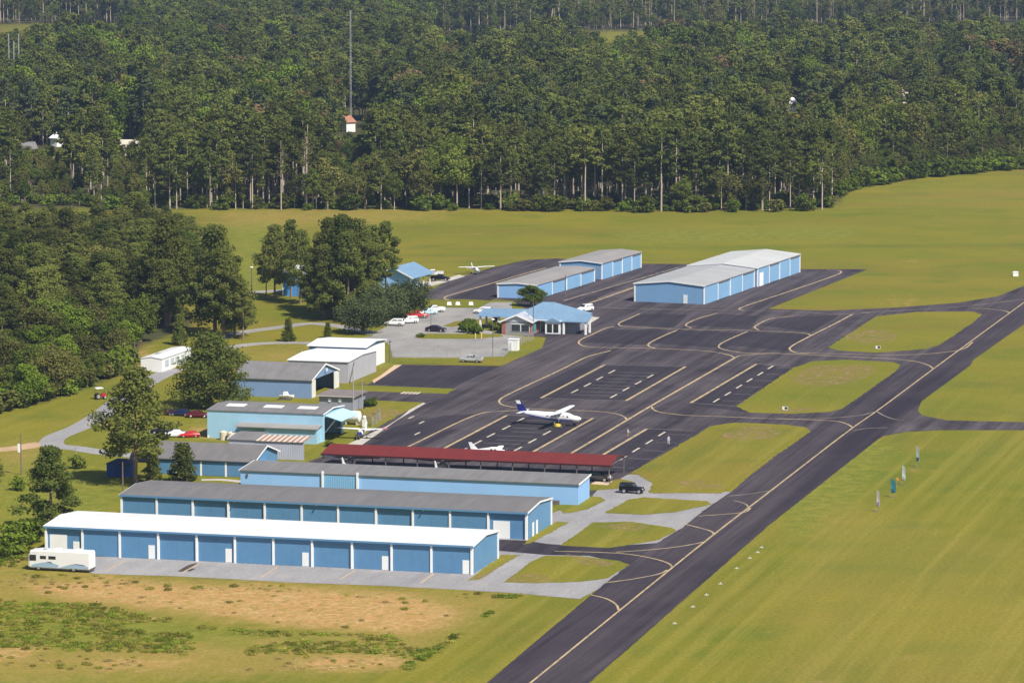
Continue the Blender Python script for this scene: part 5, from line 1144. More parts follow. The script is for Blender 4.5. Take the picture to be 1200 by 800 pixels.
car('sedan', 'sedan', 'pale blue-white sedan beyond the red pickup', 'car', 501.5, 368.5, 225, PLB, z=Z_GREY+.004)
car('pickup', 'pickup_truck', 'white pickup at the far end of the parked row', 'pickup', 509.5, 365.5, 212, PW, .9, z=Z_GREY+.004)
car('sedan', 'sedan', 'dark wagon alone beside the lot kerb hedge', 'car', 511, 388.5, -4, paint('plum_black', (0.02,0.012,0.02)), 1.05, z=Z_GREY+.004)
car('suv', 'suv', 'white car beneath the terminal drive-through canopy', 'car', 566, 367.5, 180, PW, .95, z=Z_GREY+.004)
car('pickup', 'pickup_truck', 'black pickup beside the blue-roofed barn', 'pickup', 515.5, 329, 5, PK, .95)
car('pickup', 'pickup_truck', 'white pickup behind the black one by the blue-roofed barn', 'pickup', 508, 323.5, 185, PW, .95)
car('suv', 'suv', 'white SUV parked at the apron side of the terminal', 'car', 685.5, 365, 242, PW, 1.0)
car('sedan', 'sedan', 'white low car at the terminal apron doors', 'car', 647.5, 387.5, 185, PW, .78)
car('sedan', 'sedan', 'white car parked beside the small red car', 'car', 205, 511.5, 200, PW, .95, z=.004)
car('sedan', 'sedan', 'small bright red car near the cyan hangar corner', 'car', 222, 512, 205, PR, .85, z=.004)
car('sedan', 'sedan', 'dark navy car in the shade of the large round pine', 'car', 212, 487, 175, PB, .98, z=.004)
car('sedan', 'sedan', 'dark maroon car in deep shade by the cyan hangar', 'car', 232, 489, 10, PM, .98, z=.004)
car('sedan', 'sedan', 'plum car half hidden in the shade beside the navy one', 'car', 195, 486, 170, paint('plum', (0.05,0.012,0.04)), .95, z=.004)
car('suv', 'suv', 'navy vehicle behind the tall pine trunk', 'car', 168, 541, 10, PB, 1.0, z=.018)
car('sedan', 'sedan', 'dark car half hidden behind the tall pine crown', 'car', 189, 508, 200, PK, .95, z=.004)
# ---- motorhome
def motorhome():
    r = thing('motorhome', 'white motorhome with pale blue wave stripes outside the first hangar bay', 'motorhome', G(72.5, 667.8) + Vector((0,0,Z_GREY+.004)), math.pi - ROT)
    L = 10.2; x0, x1 = -L/2, L/2
    hull([(x0,.5,3.05,1.2,1.15),(x0+.15,.42,3.2,1.26,1.22),(x1-1.5,.42,3.2,1.26,1.22),(x1-.35,.44,3.08,1.25,1.16),(x1-.05,.5,2.5,1.18,1.08),(x1,.6,1.3,1.1,1.05)], e=.08).build('body', PW, r)
    ws = MB().quad((x1+.03,-.98,1.55),(x1+.03,.98,1.55),(x1-.12,.98,2.55),(x1-.12,-.98,2.55)); ws.build('windscreen', M_GLASS, r)
    for s in (1, -1):
        for a, b, z0, z1 in ((x1-1.35,x1-.30,1.55,2.45),(x1-3.0,x1-2.0,1.85,2.35),(x1-4.6,x1-3.4,1.85,2.35)):
            MB().box(a,b,s*1.262-.012,s*1.262+.012,z0,z1).build('window', M_GLASS, r)
        # painted wave stripes, thin raised film
        MW = mat('wave_stripe', (0.32,0.44,0.58), 0.3, 0.05); MW2 = mat('wave_stripe_dark', (0.09,0.13,0.22), 0.3, 0.05)
        for m_, pr in ((MW, [(x1-.6,.55),(x1-4.8,.55),(x1-5.2,.95),(x1-4.6,1.15),(x1-3.6,1.35),(x1-2.4,1.3),(x1-1.2,1.05),(x1-.6,.85)]), (MW, [(x1-5.0,.55),(x0+.3,.55),(x0+.2,.9),(x0+1.2,1.12),(x0+2.6,1.18),(x0+3.8,1.0),(x1-5.6,.75)]), (MW2, [(x1-2.9,1.36),(x1-3.9,1.15),(x1-4.1,1.3),(x1-3.6,1.5)]), (MW2, [(x0+.6,1.0),(x0+2.2,1.2),(x0+3.6,1.06),(x0+2.2,1.32),(x0+1.0,1.2)])):
            MB().prism(pr, 'y', s*1.268-.006, s*1.268+.006).build('wave_stripe', m_, r)
    for x in (x0+2.7, x1-1.7):
        for s in (1, -1): wheel(r, x, s*1.08, .48, .3)
    MB().box(x0+.05,x1-.4,-1.1,1.1,.22,.48).build('underbody', M_STEEL, r)
    for x in (x0+2.2, x0+5.6): MB().loft([[(x-.5,-.35,3.19),(x+.5,-.35,3.19),(x+.5,.35,3.19),(x-.5,.35,3.19)],[(x-.4,-.28,3.5),(x+.35,-.28,3.5),(x+.35,.28,3.5),(x-.4,.28,3.5)]]).build('roof_air_conditioner', PW, r)
    MB().box(x0+7.4,x0+7.9,.2,.7,3.19,3.32).build('roof_vent', M_GALV, r)
    for s in (1, -1): MB().box(x1-.15,x1+.12,s*1.42-.06,s*1.42+.06,1.7,2.1).build('mirror', M_STEEL, r); MB().box(x1-.06,x1+.03,s*.8-.18,s*.8+.18,.8,1.0).build('headlight', M_LAMP, r)
    MB().box(x0-.04,x0+.1,-1.15,1.15,.42,.62).build('rear_bumper', M_STEEL, r)
motorhome()
# ---- aircraft
def ell(x, zc_, w, h, n=12, yc_=0): return [(x, yc_ + w*math.cos(2*math.pi*i/n), zc_ + h*math.sin(2*math.pi*i/n)) for i in range(n)]
def aero(mb, root, tip, cr, ct, th):
    """wing panel: root / tip leading-edge points, chords run back (-x)"""
    def sec(p, c, t): return [(p[0],p[1],p[2]),(p[0]-.25*c,p[1],p[2]+.62*t),(p[0]-.6*c,p[1],p[2]+.45*t),(p[0]-c,p[1],p[2]),(p[0]-.55*c,p[1],p[2]-.3*t),(p[0]-.2*c,p[1],p[2]-.38*t)]
    return mb.loft([sec(root, cr, th), sec(tip, ct, th*.6)])
def plane(name, label, px, py, heading, kind='light', scale=1.0, cowl=None, tips=None, fin=None, stripe=None, group=None, z=Z_ASPH+.006):
    r = thing(name, label, 'airplane', G(px, py) + Vector((0,0,z)), R(heading) - ROT, group); r.scale = (scale,)*3
    AW = paint('aircraft_white', (0.82,0.82,0.82)); cm = cowl or AW; fm = fin or AW
    if kind == 'turboprop':
        secs = [(-8.6,2.35,.14,.18),(-7.6,2.30,.30,.36),(-5.5,2.10,.58,.70),(-3.2,1.85,.76,.90),(-1.0,1.80,.82,.98),(1.6,1.80,.82,.98),(2.4,1.72,.78,.86),(3.1,1.58,.66,.66)]; nose = [(3.1,1.58,.66,.66),(4.3,1.50,.50,.52),(4.75,1.48,.22,.24)]
        wz, wx, span, cr, ct, wd = 2.75, 1.0, 7.9, 2.0, 1.2, .35; finp = (-7.0,2.45,4.75,2.1,1.2); stab = (-7.5,2.55,3.1,1.35,.8); wr = .36
        mg, ng = (-.6,1.75), 3.3; ph = 1.35
    else:
        secs = [(-5.0,1.15,.08,.12),(-3.6,1.15,.22,.28),(-1.8,1.20,.42,.50),(-.6,1.30,.54,.66),(.5,1.30,.56,.66),(1.1,1.12,.54,.46)]; nose = [(1.1,1.12,.54,.44),(1.9,1.08,.44,.36),(2.25,1.05,.20,.18)]
        low = kind == 'low'
        wz, wx, span, cr, ct, wd = (.85 if low else 1.98), .75, 5.4, 1.65, 1.15, (.55 if low else .15); finp = (-3.7,1.3,2.75,1.5,.7); stab = (-4.0,1.2,1.75,1.0,.65); wr = .22
        mg, ng = (-.3,1.15), 1.6; ph = .95
    MB().loft([ell(*s) for s in secs]).build('fuselage', AW, r, True)
    eng = MB().loft([ell(*s) for s in nose]).build('engine_cowling', cm, r, True)
    xn, zn = nose[-1][0], nose[-1][1]
    pr = MB(); pr.cyl((xn,0,zn),(xn+.3,0,zn),.16,.03,8)
    for k in range(3 if kind == 'turboprop' else 2):
        t = 2*math.pi*k/(3 if kind == 'turboprop' else 2) + .5; pr.beam((xn+.08,0,zn),(xn+.08,ph*math.sin(t),zn+ph*math.cos(t)),.16,.04,(1,0,.4))
    pr.build('propeller', M_STEEL, r)
    for s in (1, -1):
        wg = aero(MB(), (wx,s*.3,wz),(wx-.15,s*span,wz+wd),cr,ct,.24).build('wing', AW, r, True)
        if tips: aero(MB(), (wx-.13,s*(span-.9),wz+wd*.86+.01),(wx-.2,s*(span+.12),wz+wd+.02),ct*1.03,ct*.9,.20).build('wing_tip', tips, wg, True)
        if kind != 'low': MB().cyl((wx-.7,s*(secs[4][2]*.9),.85 if kind != 'turboprop' else 1.05),(wx-.65,s*span*.48,wz+wd*.45),.05,.05,6).build('wing_strut', AW, r)
        aero(MB(), (stab[0]+.4,s*.05,stab[1]),(stab[0]+.05,s*stab[2],stab[1]+.02),stab[3],stab[4],.12).build('tailplane', AW, r, True)
        lg = MB().cyl((mg[0],s*.5,wz-.4 if kind == 'low' else .95),(mg[0],s*mg[1],wr),.07,.05,6).build('main_gear_leg', AW, r)
        MB().cyl((mg[0],s*mg[1]-.09,wr),(mg[0],s*mg[1]+.09,wr),wr,wr,12).build('wheel', M_TYRE, lg)
    lg = MB().cyl((ng,0,.9),(ng+.05,0,wr),.06,.05,6).build('nose_gear_leg', AW, r); MB().cyl((ng,-.08,wr),(ng,.08,wr),wr*.9,wr*.9,12).build('wheel', M_TYRE, lg)
    fx0, z0, z1, c0, c1 = finp
    MB().prism([(fx0+.3,z0),(fx0-c0+.3,z0),(fx0-c0-.25,z1),(fx0-c0+c1-.35,z1)], 'y', -.06, .06).build('tail_fin', fm, r)
    # cabin glazing
    s4, s5 = secs[-3], secs[-1]
    g = MB(); xg = secs[-2][0]; wv, hv, zv = secs[-2][2], secs[-2][3], secs[-2][1]
    g.quad((s5[0]+.02,-s5[2]*.75,s5[1]+s5[3]*.82),(s5[0]+.02,s5[2]*.75,s5[1]+s5[3]*.82),(xg-.05,wv*.62,zv+hv*.86),(xg-.05,-wv*.62,zv+hv*.86)); g.build('windscreen', M_GLASS, r)
    nw = 6 if kind == 'turboprop' else 2
    for s in (1, -1):
        for k in range(nw):
            x = xg - .35 - k*(.85 if kind == 'turboprop' else .75)
            MB().box(x-.24,x+.24,s*wv*.965-.03,s*wv*.965+.03,zv+hv*.12,zv+hv*.48).build('cabin_window', M_GLASS, r)
        if stripe:
            MB().prism([(secs[1][0],secs[1][1]-.12),(secs[2][0],secs[2][1]-.42),(secs[4][0],zv-.62),(secs[-1][0],zv-.62),(secs[-1][0],zv-.38),(secs[4][0],zv-.38),(secs[2][0],secs[2][1]-.2)], 'y', s*wv*.80-.17, s*wv*.80+.17).build('stripe', stripe, r)
    return r
MNAVY = paint('aircraft_navy', (0.015,0.02,0.16))
cv = plane('turboprop_airplane', 'large white single-engine turboprop with navy tail fin on the apron', 655, 498.5, -4, 'turboprop', .95, None, None, MNAVY, MNAVY)
MB().prism([(-9.05,4.1),(-8.75,4.1),(-8.15,4.1),(-8.45,4.78),(-9.38,4.78)], 'y', -.08, .08).build('fin_cap', paint('aircraft_white', (0.82,0.82,0.82)), cv)
tow = thing('tow_cart', 'small yellow tow cart beside the turboprop wheel', 'cart', G(653.5, 501) + Vector((0,0,.036)), R(30))
MB().loft([[(-.7,-.45,.2),(.7,-.45,.2),(.7,.45,.2),(-.7,.45,.2)],[(-.55,-.35,.75),(.35,-.35,.75),(.35,.35,.75),(-.55,.35,.75)]]).build('body', mat('tug_yellow', (0.62,0.45,0.06), 0.5), tow)
MB().cyl((.7,0,.3),(1.7,0,.35),.04,.04,6).build('tow_bar', M_STEEL, tow)
for x in (-.45,.45):
    for s in (1,-1): wheel(tow, x, s*.45, .2, .14)
plane('light_airplane', 'white light airplane parked just beyond the red shelter roof', 580, 535, 2, 'low', .92, None, None, None, None)
plane('light_airplane', 'high-wing airplane with red wing tips and navy nose by the cyan hangar', 423, 514, -86, 'light', .95, MNAVY, paint('tip_red', (0.45,0.03,0.03)))
plane('light_airplane', 'white high-wing airplane on the far lane by the blue-roofed barn', 558, 321, -58, 'light', .92, None)
plane('light_airplane', 'airplane under the red shelter, white fin above the storage building left part', 411, 549, 90, 'light', 1.0, None)
plane('light_airplane', 'airplane under the red shelter, white fin above the storage building middle', 519, 553, 90, 'light', 1.0, None)
# ---- tractor with white canopy
tr = thing('tractor', 'small red tractor with white canopy on the grass by the wood', 'tractor', G(118, 467.5), R(20))
MB().box(-.9,1.0,-.35,.35,.5,1.0).build('body', PR, tr); MB().box(.1,1.1,-.28,.28,1.0,1.25).build('hood', PR, tr)
MB().box(-.9,-.3,-.4,.4,1.0,1.1).build('seat', M_DARK, tr); MB().loft([[(-1.1,-.75,2.25),(.5,-.75,2.25),(.5,.75,2.25),(-1.1,.75,2.25)],[(-.9,-.6,2.4),(.3,-.6,2.4),(.3,.6,2.4),(-.9,.6,2.4)]]).build('canopy', M_W, tr)
for x, y in ((-1.0,-.6),(-1.0,.6),(.3,-.6),(.3,.6)): MB().cyl((x,y,.9),(x,y,2.26),.03,.03,6).build('canopy_post', M_STEEL, tr)
for x, rr in ((-.6,.6),(.8,.35)):
    for s in (1,-1): wheel(tr, x, s*.6, rr, .3)
# ---- small white boat behind the cyan hangar
bt = thing('boat', 'small white boat on the grass behind the cyan hangar roof', 'boat', G(335.5, 468.5), -ROT)
MB().loft([[(-1.5,-.1,.25),(-1.5,.1,.25),(-1.5,.75,.9),(-1.5,-.75,.9)],[(.5,-.1,.25),(.5,.1,.25),(.5,.7,1.0),(.5,-.7,1.0)],[(1.7,-.02,.6),(1.7,.02,.6),(1.7,.06,1.15),(1.7,-.06,1.15)]]).build('hull', PW, bt)
MB().loft([[(-.6,-.5,.95),(.5,-.5,.95),(.5,.5,.95),(-.6,.5,.95)],[(-.5,-.4,1.7),(.1,-.4,1.7),(.1,.4,1.7),(-.5,.4,1.7)]]).build('cabin', PW, bt)
MB().box(-1.3,1.0,-.5,.5,0.0,.28).build('cradle', M_STEEL, bt)
# ================================================================== STREET FURNITURE
def pole(name, label, px, yb, yt, cat='pole', r_=.14, arm=None, lamp=False, m_=None, box=False):
    P = G(px, yb); H = hgt(P, yt); r = thing(name, label, cat, P, -ROT)
    MB().cyl((0,0,0),(0,0,H),r_,r_*.65,8).build('shaft', m_ or M_WOOD, r)
    if arm: MB().box(-arm,arm,-.06,.06,H-.6,H-.45).build('crossarm', M_WOOD, r)
    if lamp: MB().sphere((0,0,H+.15),.42,10,6,.5).build('lamp_head', M_W, r)
    if box: MB().box(-.55,-.12,-.25,.25,H*.55,H*.75).build('meter_box', M_WT, r)
    return r
pole('utility_pole', 'wooden utility pole with white meter box by the clay path', 25, 556, 508, box=True)
pole('utility_pole', 'short pale utility pole on the grass verge', 89, 548, 521, m_=M_GALV)
pole('utility_pole', 'plain wooden pole between the blue shed and row hangars', 144, 577, 541)
pole('utility_pole', 'wooden pole beside the white house trailer', 158, 428, 400, r_=.18)
pole('lamp_post', 'lamp post with white head at the fenced lot corner', 577.5, 417.5, 375, 'lamp', .10, lamp=True, m_=M_STEEL)
pole('radio_mast', 'tall thin mast standing at the terminal front', 625, 392, 349, 'mast', .13, m_=M_STEEL)
pole('lamp_post', 'dark lamp post between terminal and far hangars', 662.5, 348, 322, 'lamp', .13, m_=M_STEEL)
pole('lamp_post', 'lamp post on the far lawn left of the grove', 295, 344, 314, 'lamp', .16, lamp=True, m_=M_STEEL)
pole('utility_pole', 'dark post at the corner of the white-roofed blue hangar', 457, 424, 398, r_=.16, arm=.5, m_=M_STEEL)
pole('radio_mast', 'tall thin mast beside the grey shack', 414, 488, 428, 'mast', .13, m_=M_GALV)
pole('radio_mast', 'shorter thin mast behind the white fuel tank', 424.5, 480, 445, 'mast', .11, arm=.7, m_=M_GALV)
pole('lamp_post', 'thin post in the lot beside the dark wagon', 505, 383, 362, 'lamp', .08, m_=M_STEEL)
for x, yb, yt in ((557,396.5,390),(564,396.2,389.5)):
    P = G(x, yb); o = thing('bollard', 'yellow bollard at the lot edge before the clipped bushes', 'bollard', P, 0, 'yellow bollards')
    MB().cyl((0,0,0),(0,0,1.15),.16,.16,10).build('post', mat('bollard_yellow', (0.68,0.46,0.10), 0.6), o); MB().sphere((0,0,1.15),.158,10,6,.5).build('cap', MATS['bollard_yellow'], o)
for x in (526.5,536.5,552):
    o = thing('marker_block', 'white marker block on the grass strip before the far lane', 'marker', G(x,357.5), 0, 'white marker blocks')
    MB().loft([[(-.6,-.4,0),(.6,-.4,0),(.6,.4,0),(-.6,.4,0)],[(-.45,-.25,.8),(.45,-.25,.8),(.45,.25,.8),(-.45,.25,.8)]]).build('block', M_W, o); MB().box(-.65,.65,-.45,.45,-.02,.1).build('footing', M_CONC, o)
wbx = thing('utility_enclosure', 'white utility enclosure at the fence corner by the terminal', 'cabinet', G(602,410.5), -ROT)
MB().box(-1.1,1.1,-.9,.9,0,2.5).build('cabinet', M_W, wbx); MB().box(-1.2,1.2,-1,1,2.5,2.62).build('lid', M_WT, wbx); MB().box(-.95,-.05,-.94,-.905,.15,2.3).build('door', M_WT, wbx)
tk = thing('fuel_tank', 'white horizontal fuel tank beside the cyan hangar door', 'tank', G(413,497), -ROT)
MB().loft([[(x,.0+rr*math.cos(k*math.pi/6),1.55+rr*math.sin(k*math.pi/6)) for k in range(12)] for x, rr in ((-1.75,.5),(-1.5,1.1),(1.5,1.1),(1.75,.5))]).build('drum', M_W, tk, True)
for x in (-1.1,1.1): MB().box(x-.15,x+.15,-.9,.9,0,.65).build('saddle', M_CONC, tk)
MB().cyl((.4,0,2.6),(.4,0,3.2),.06,.06,6).build('vent_pipe', M_GALV, tk)
pmp = thing('fuel_pump', 'white fuel pump with round top beside the tank', 'pump', G(427,500), -ROT)
MB().box(-.35,.35,-.3,.3,0,1.5).build('cabinet', M_W, pmp); MB().sphere((0,0,1.85),.38,10,6).build('globe', M_W, pmp)
# ---- chain-link fences: posts, rails and woven wire
def wire_mat():
    m = bpy.data.materials.new('chain_link'); m.use_nodes = True; n = m.node_tree.nodes; l = m.node_tree.links; n.clear()
    o = n.new('ShaderNodeOutputMaterial'); d = n.new('ShaderNodeBsdfDiffuse'); d.inputs[0].default_value = (.4,.4,.4,1); t = n.new('ShaderNodeBsdfTransparent'); x = n.new('ShaderNodeMixShader')
    tc = n.new('ShaderNodeTexCoord'); w1 = n.new('ShaderNodeTexWave'); w1.bands_direction = 'DIAGONAL'; w1.inputs['Scale'].default_value = 2.6; l.new(tc.outputs['Object'], w1.inputs[0])
    r = n.new('ShaderNodeMapRange'); r.inputs[1].default_value = .72; r.inputs[2].default_value = .8; r.inputs[4].default_value = .75; l.new(w1.outputs['Fac'], r.inputs[0])
    l.new(r.outputs[0], x.inputs[0]); l.new(t.outputs[0], x.inputs[1]); l.new(d.outputs[0], x.inputs[2]); l.new(x.outputs[0], o.inputs[0]); return m
WIRE = wire_mat()
def fence(label, pix, h=1.9, step=3.2):
    P0 = G(*pix[0]); r = thing('chain_link_fence', label, 'fence', P0)
    pm = MB().cyl((0,0,0),(0,0,h),.045,.045,6).mesh('post', M_GALV)
    for a, b in zip(pix[:-1], pix[1:]):
        A0, B0 = G(*a) - P0, G(*b) - P0; d = B0 - A0; n = max(1, round(d.length/step))
        for i in range(n):
            p = A0 + d*(i/n); q = A0 + d*((i+1)/n); o = link_mesh('post', pm, r); o.location = p
            MB().quad((p.x,p.y,.05),(q.x,q.y,.05),(q.x,q.y,h-.05),(p.x,p.y,h-.05)).build('wire_panel', WIRE, r)
        MB().beam(A0+Vector((0,0,h)), B0+Vector((0,0,h)), .04, .04).build('top_rail', M_GALV, r)
fence('chain-link fence round the pale concrete lot', [(460,418.5),(540,419.3),(588,418),(614,402),(626,398)])
fence('chain-link fence beside the white fuel tank', [(424,497),(436,500),(446,494),(442,484)])
# ---- feather flags on the field
def flag(label, px, yb, yt, c1, c2, w=.62, z_=0):
    P = G(px, yb); H = hgt(P, yt); r = thing('feather_flag', label, 'flag', P, R(-25))
    MB().cyl((0,0,0),(0,0,H),.035,.02,6).build('pole', M_GALV, r); MB().box(-.35,.35,-.35,.35,0,.06).build('base', M_STEEL, r)
    pts = [(.04,.22*H),(w*.95,.24*H),(w*1.05,.55*H),(w,.8*H),(w*.7,.94*H),(w*.25,H),(.04,H)]
    sl2 = MB(); n = len(pts)
    vs = [(x, .10*math.sin(3*z_/1 + 4*z/H + x*2), z) for x, z in pts]; sl2.add([(a,b-.012,c) for a,b,c in vs] + [(a,b+.012,c) for a,b,c in vs], [tuple(range(n)), tuple(range(2*n-1,n-1,-1))] + [(i,(i+1)%n,n+(i+1)%n,n+i) for i in range(n)])
    s = sl2.build('sail', mat('flag_' + label.split()[0], c1, 0.7, 0.15, 1.5), r)
    MB().box(.05,w*.9,-.14,.14,.30*H,.46*H).build('print_band', mat('flagband_' + label.split()[0], c2, 0.7, 0.2, 3), s)
flag('cream and violet feather flag, first of the four on the field', 1027, 599, 574, (0.62,0.56,0.52), (0.30,0.27,0.36))
flag('teal feather flag with orange streamer on the field', 1044, 582, 560.5, (0.05,0.26,0.34), (0.03,0.16,0.24), .85)
flag('white feather flag between the teal and grey ones', 1057, 567.5, 545, (0.70,0.72,0.74), (0.5,0.52,0.56))
flag('pale grey-green feather flag with dark foot, farthest along the field', 1073.5, 546.5, 522.5, (0.50,0.56,0.54), (0.08,0.08,0.10))
st_ = thing('streamer', 'orange streamer fluttering beside the teal flag', 'streamer', G(1050.5,572), R(-25))
MB().cyl((0,0,0),(0,0,2.0),.03,.02,6).build('pole', M_GALV, st_); MB().loft([[(.0,-.02,1.5),(.0,.02,1.5),(.0,.02,2.0),(.0,-.02,2.0)],[(.4,.08,1.35),(.4,.12,1.35),(.4,.12,1.75),(.4,.08,1.75)],[(.75,0,1.0),(.75,.03,1.0),(.75,.03,1.3),(.75,0,1.3)]]).build('cloth', mat('streamer_orange', (0.65,0.26,0.06), 0.7), st_)
# ---- taxiway fixtures
pd = MB().box(-.3,.3,-.3,.3,0,.05).mesh('pad', M_CONC); lt_ = MB().cyl((0,0,.05),(0,0,.28),.05,.04,8).mesh('light', M_LAMP)
for x, y in ((530,165),(512,188),(475,215),(413,263),(337,335),(272,387),(208,443),(123,521)):
    o = thing('taxiway_light', 'white taxiway edge light pad in the mown grass', 'light', G(760+x*.25,600+y*.25), -ROT, 'edge light pads'); link_mesh('pad', pd, o); link_mesh('light', lt_, o)
def sign(px, py, label):
    o = thing('taxiway_sign', label, 'sign', G(px,py), -ROT)
    MB().box(-.55,.55,-.1,.1,.2,.72).build('panel', M_W, o); MB().box(-.05,.5,-.13,.13,.24,.68).build('dark_panel', M_DARK, o); MB().box(-.5,.5,-.3,.3,0,.2).build('base', M_CONC, o)
sign(1029,409,'small black and white taxiway sign on the farther grass island'); sign(920,480.5,'small black and white taxiway sign on the middle grass island')
dm = thing('equipment_box', 'white equipment box alone on the far right field', 'cabinet', G(1190,323.5), 0)
MB().box(-.7,.7,-.5,.5,0,1.0).build('cabinet', M_W, dm); MB().loft([[(-.8,-.6,1.0),(.8,-.6,1.0),(.8,.6,1.0),(-.8,.6,1.0)],[(-.4,-.3,1.25),(.4,-.3,1.25),(.4,.3,1.25),(-.4,.3,1.25)]]).build('lid', M_W, dm)
# ---- lattice masts rising from the forest
def lattice(name, label, px, yb, yt, w, n, poles=0, th_=.05):
    P = G(px, yb); H = hgt(P, yt, 200); r = thing(name, label, 'mast', P)
    hl = H if not poles else H*.55; q = [(w*math.cos(a), w*math.sin(a)) for a in (0.5, 2.6, 4.7)]
    for x, y in q: MB().cyl((x,y,0),(x,y,hl),th_,th_,5).build('leg', M_GALV, r)
    br = MB()
    for i in range(n):
        z0, z1 = hl*i/n, hl*(i+1)/n
        for k in range(3): a, b = q[k], q[(k+1)%3]; br.cyl((a[0],a[1],z0),(b[0],b[1],z1),th_*.5,th_*.5,4,False); br.cyl((a[0],a[1],z1),(b[0],b[1],z1),th_*.5,th_*.5,4,False)
    br.build('bracing', M_GALV, r)
    for k in range(poles): x = w*1.3*(k-(poles-1)/2); MB().cyl((x,0,hl*.6),(x,0,H*(1-.1*(k%2))),.30,.24,6).build('antenna', M_GALV, r)
    MB().box(-w-.3,w+.3,-w-.3,w+.3,-.1,.25).build('footing', M_CONC, r)
lattice('lattice_mast', 'tall slender lattice mast behind the white house', 411, 146, 12, .40, 34)
lattice('antenna_tower', 'short lattice tower carrying upright antennas at the left forest', 17, 122, 40, 1.7, 10, 3, .2)
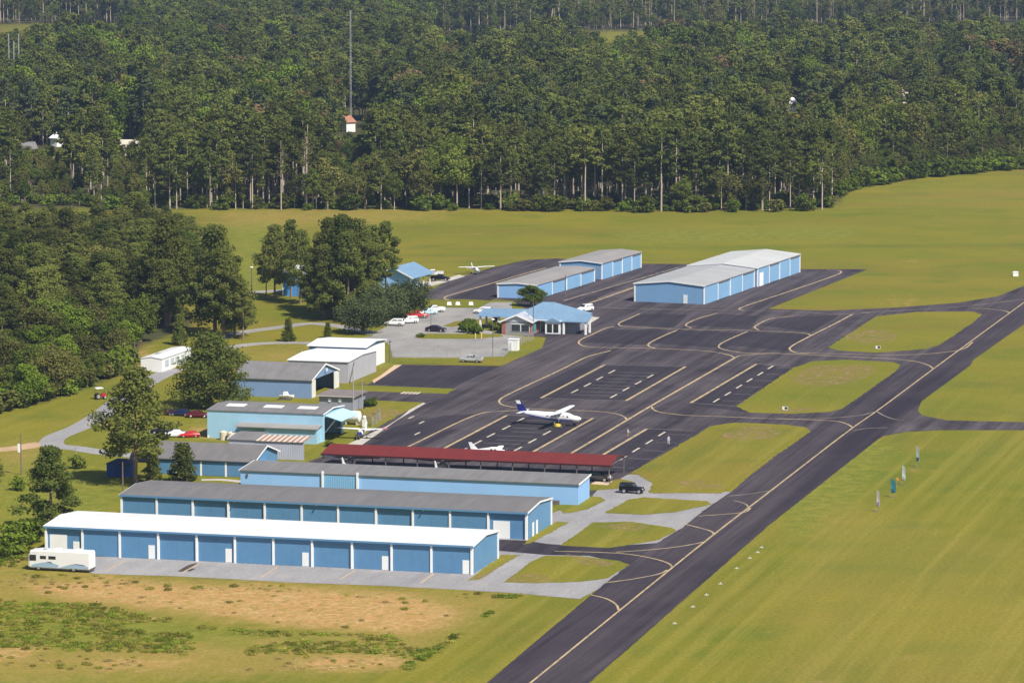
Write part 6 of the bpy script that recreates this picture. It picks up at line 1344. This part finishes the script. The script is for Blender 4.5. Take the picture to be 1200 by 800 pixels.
# ================================================================== PEOPLE
def person(label, px, py, rz, shirt, trousers, arm=0.0, z=Z_ASPH+.006):
    root = thing('person', label, 'person', G(px,py) + Vector((0,0,z)), rz)
    J = [((0,0,.95),.15),((0,0,1.15),.145),((0,0,1.38),.16),((0,0,1.50),.07),((0,0,1.56),.06),
         ((.10,0,.88),.105),((.12,.03,.50),.075),((.12,-.02,.09),.05),((.12,.14,.04),.045),((-.10,0,.88),.105),((-.13,-.03,.50),.075),((-.13,-.10,.09),.05),((-.13,.06,.04),.045),
         ((.19,0,1.40),.065),((.24,.02+arm*.1,1.13),.05),((.23,.10+arm*.25,.90+arm*.25),.04),((-.19,0,1.40),.065),((-.25,-.02,1.12),.05),((-.24,.06,.88),.04)]
    E = [(0,1),(1,2),(2,3),(3,4),(0,5),(5,6),(6,7),(7,8),(0,9),(9,10),(10,11),(11,12),(2,13),(13,14),(14,15),(2,16),(16,17),(17,18)]
    me = bpy.data.meshes.new('body'); me.from_pydata([j[0] for j in J], E, []); me.update(); o = link_mesh('body', me, root)
    md = o.modifiers.new('skin', 'SKIN'); 
    for i, j in enumerate(J): me.skin_vertices[0].data[i].radius = (j[1], j[1]*.8)
    me.skin_vertices[0].data[0].use_root = True
    o.modifiers.new('sub', 'SUBSURF').levels = 1; o.modifiers['sub'].render_levels = 1
    # clothing colour by height on the body: shirt above the belt, trousers below, skin on hands
    m = bpy.data.materials.new('clothes'); m.use_nodes = True; n = m.node_tree.nodes; l = m.node_tree.links; b = n['Principled BSDF']; b.inputs['Roughness'].default_value = .9
    tc = n.new('ShaderNodeTexCoord'); sx = n.new('ShaderNodeSeparateXYZ'); cr = n.new('ShaderNodeValToRGB'); cr.color_ramp.interpolation = 'CONSTANT'; dv = n.new('ShaderNodeMath'); dv.operation = 'DIVIDE'; dv.inputs[1].default_value = 2
    l.new(tc.outputs['Object'], sx.inputs[0]); l.new(sx.outputs[2], dv.inputs[0]); l.new(dv.outputs[0], cr.inputs[0]); l.new(cr.outputs[0], b.inputs['Base Color'])
    e = cr.color_ramp.elements; e[0].position = 0; e[0].color = (.03,.03,.03,1); e[1].position = .05; e[1].color = (*trousers,1)
    x = e.new(.485); x.color = (*shirt,1); x = e.new(.745); x.color = (.45,.27,.19,1)
    me.materials.append(m)
    hd = MB(); rings = []
    for zz, rx, ry in ((1.55,.05,.05),(1.58,.065,.08),(1.64,.075,.095),(1.70,.078,.10),(1.75,.07,.09),(1.79,.04,.05)): rings.append([(rx*math.cos(k*math.pi/5), ry*math.sin(k*math.pi/5)+.01, zz) for k in range(10)])
    hd.loft(rings); hd.box(-.012,.012,.095,.125,1.645,1.685); hd.box(-.09,-.072,-.01,.02,1.64,1.69); hd.box(.072,.09,-.01,.02,1.64,1.69)
    h = hd.build('head', mat('skin', (.45,.27,.19), .6), root, True)
    MB().loft([[((rx)*math.cos(k*math.pi/5), ry*math.sin(k*math.pi/5)-.005, zz) for k in range(10)] for zz, rx, ry in ((1.71,.083,.105),(1.76,.08,.098),(1.805,.045,.055))]).build('hair', mat('hair', (.05,.035,.025), .8), h, True)
    # hands: palm with five fingers
    for s, c in ((1, J[15][0]), (-1, J[18][0])):
        hm = MB(); c = Vector(c); hm.box(c.x-.018,c.x+.018,c.y-.04,c.y+.04,c.z-.11,c.z-.01)
        for k, ln in enumerate((.07,.085,.08,.06)):
            y = c.y - .032 + .021*k; hm.cyl((c.x,y,c.z-.10),(c.x-s*.012,y,c.z-.10-ln*.55),.0095,.009,5); hm.cyl((c.x-s*.012,y,c.z-.10-ln*.55),(c.x-s*.035,y,c.z-.10-ln),.009,.007,5)
        hm.cyl((c.x,c.y+.04,c.z-.04),(c.x-s*.01,c.y+.075,c.z-.085),.011,.008,5)
        hm.build('hand', MATS['skin'], root)
person('person in white shirt and tan shorts walking on the apron', 735.5, 512.5, R(-60), (.75,.73,.70), (.42,.28,.18), .8)
person('person in pale lavender shirt and light trousers by the tie-down marks', 783.5, 521, R(170), (.50,.48,.60), (.72,.70,.70))
person('person in white shirt beside the charcoal pickup', 714.5, 566.5, R(120), (.80,.80,.80), (.03,.03,.05), .6)
# ================================================================== HAZE
hz = MB().box(-1500, 1500, -60, 3720, -1.0, 116).build('haze', None)
tag(hz, 'thin pale blue summer haze lying over the far forest', 'haze', kind='stuff')
hm_ = bpy.data.materials.new('haze_air'); hm_.use_nodes = True; n_ = hm_.node_tree.nodes; n_.clear()
ho = n_.new('ShaderNodeOutputMaterial'); pv = n_.new('ShaderNodeVolumePrincipled'); pv.inputs['Color'].default_value = (0.50, 0.68, 1.0, 1); pv.inputs['Density'].default_value = 0.00006; pv.inputs['Anisotropy'].default_value = 0.2
hm_.node_tree.links.new(pv.outputs[0], ho.inputs['Volume']); hz.data.materials.append(hm_)
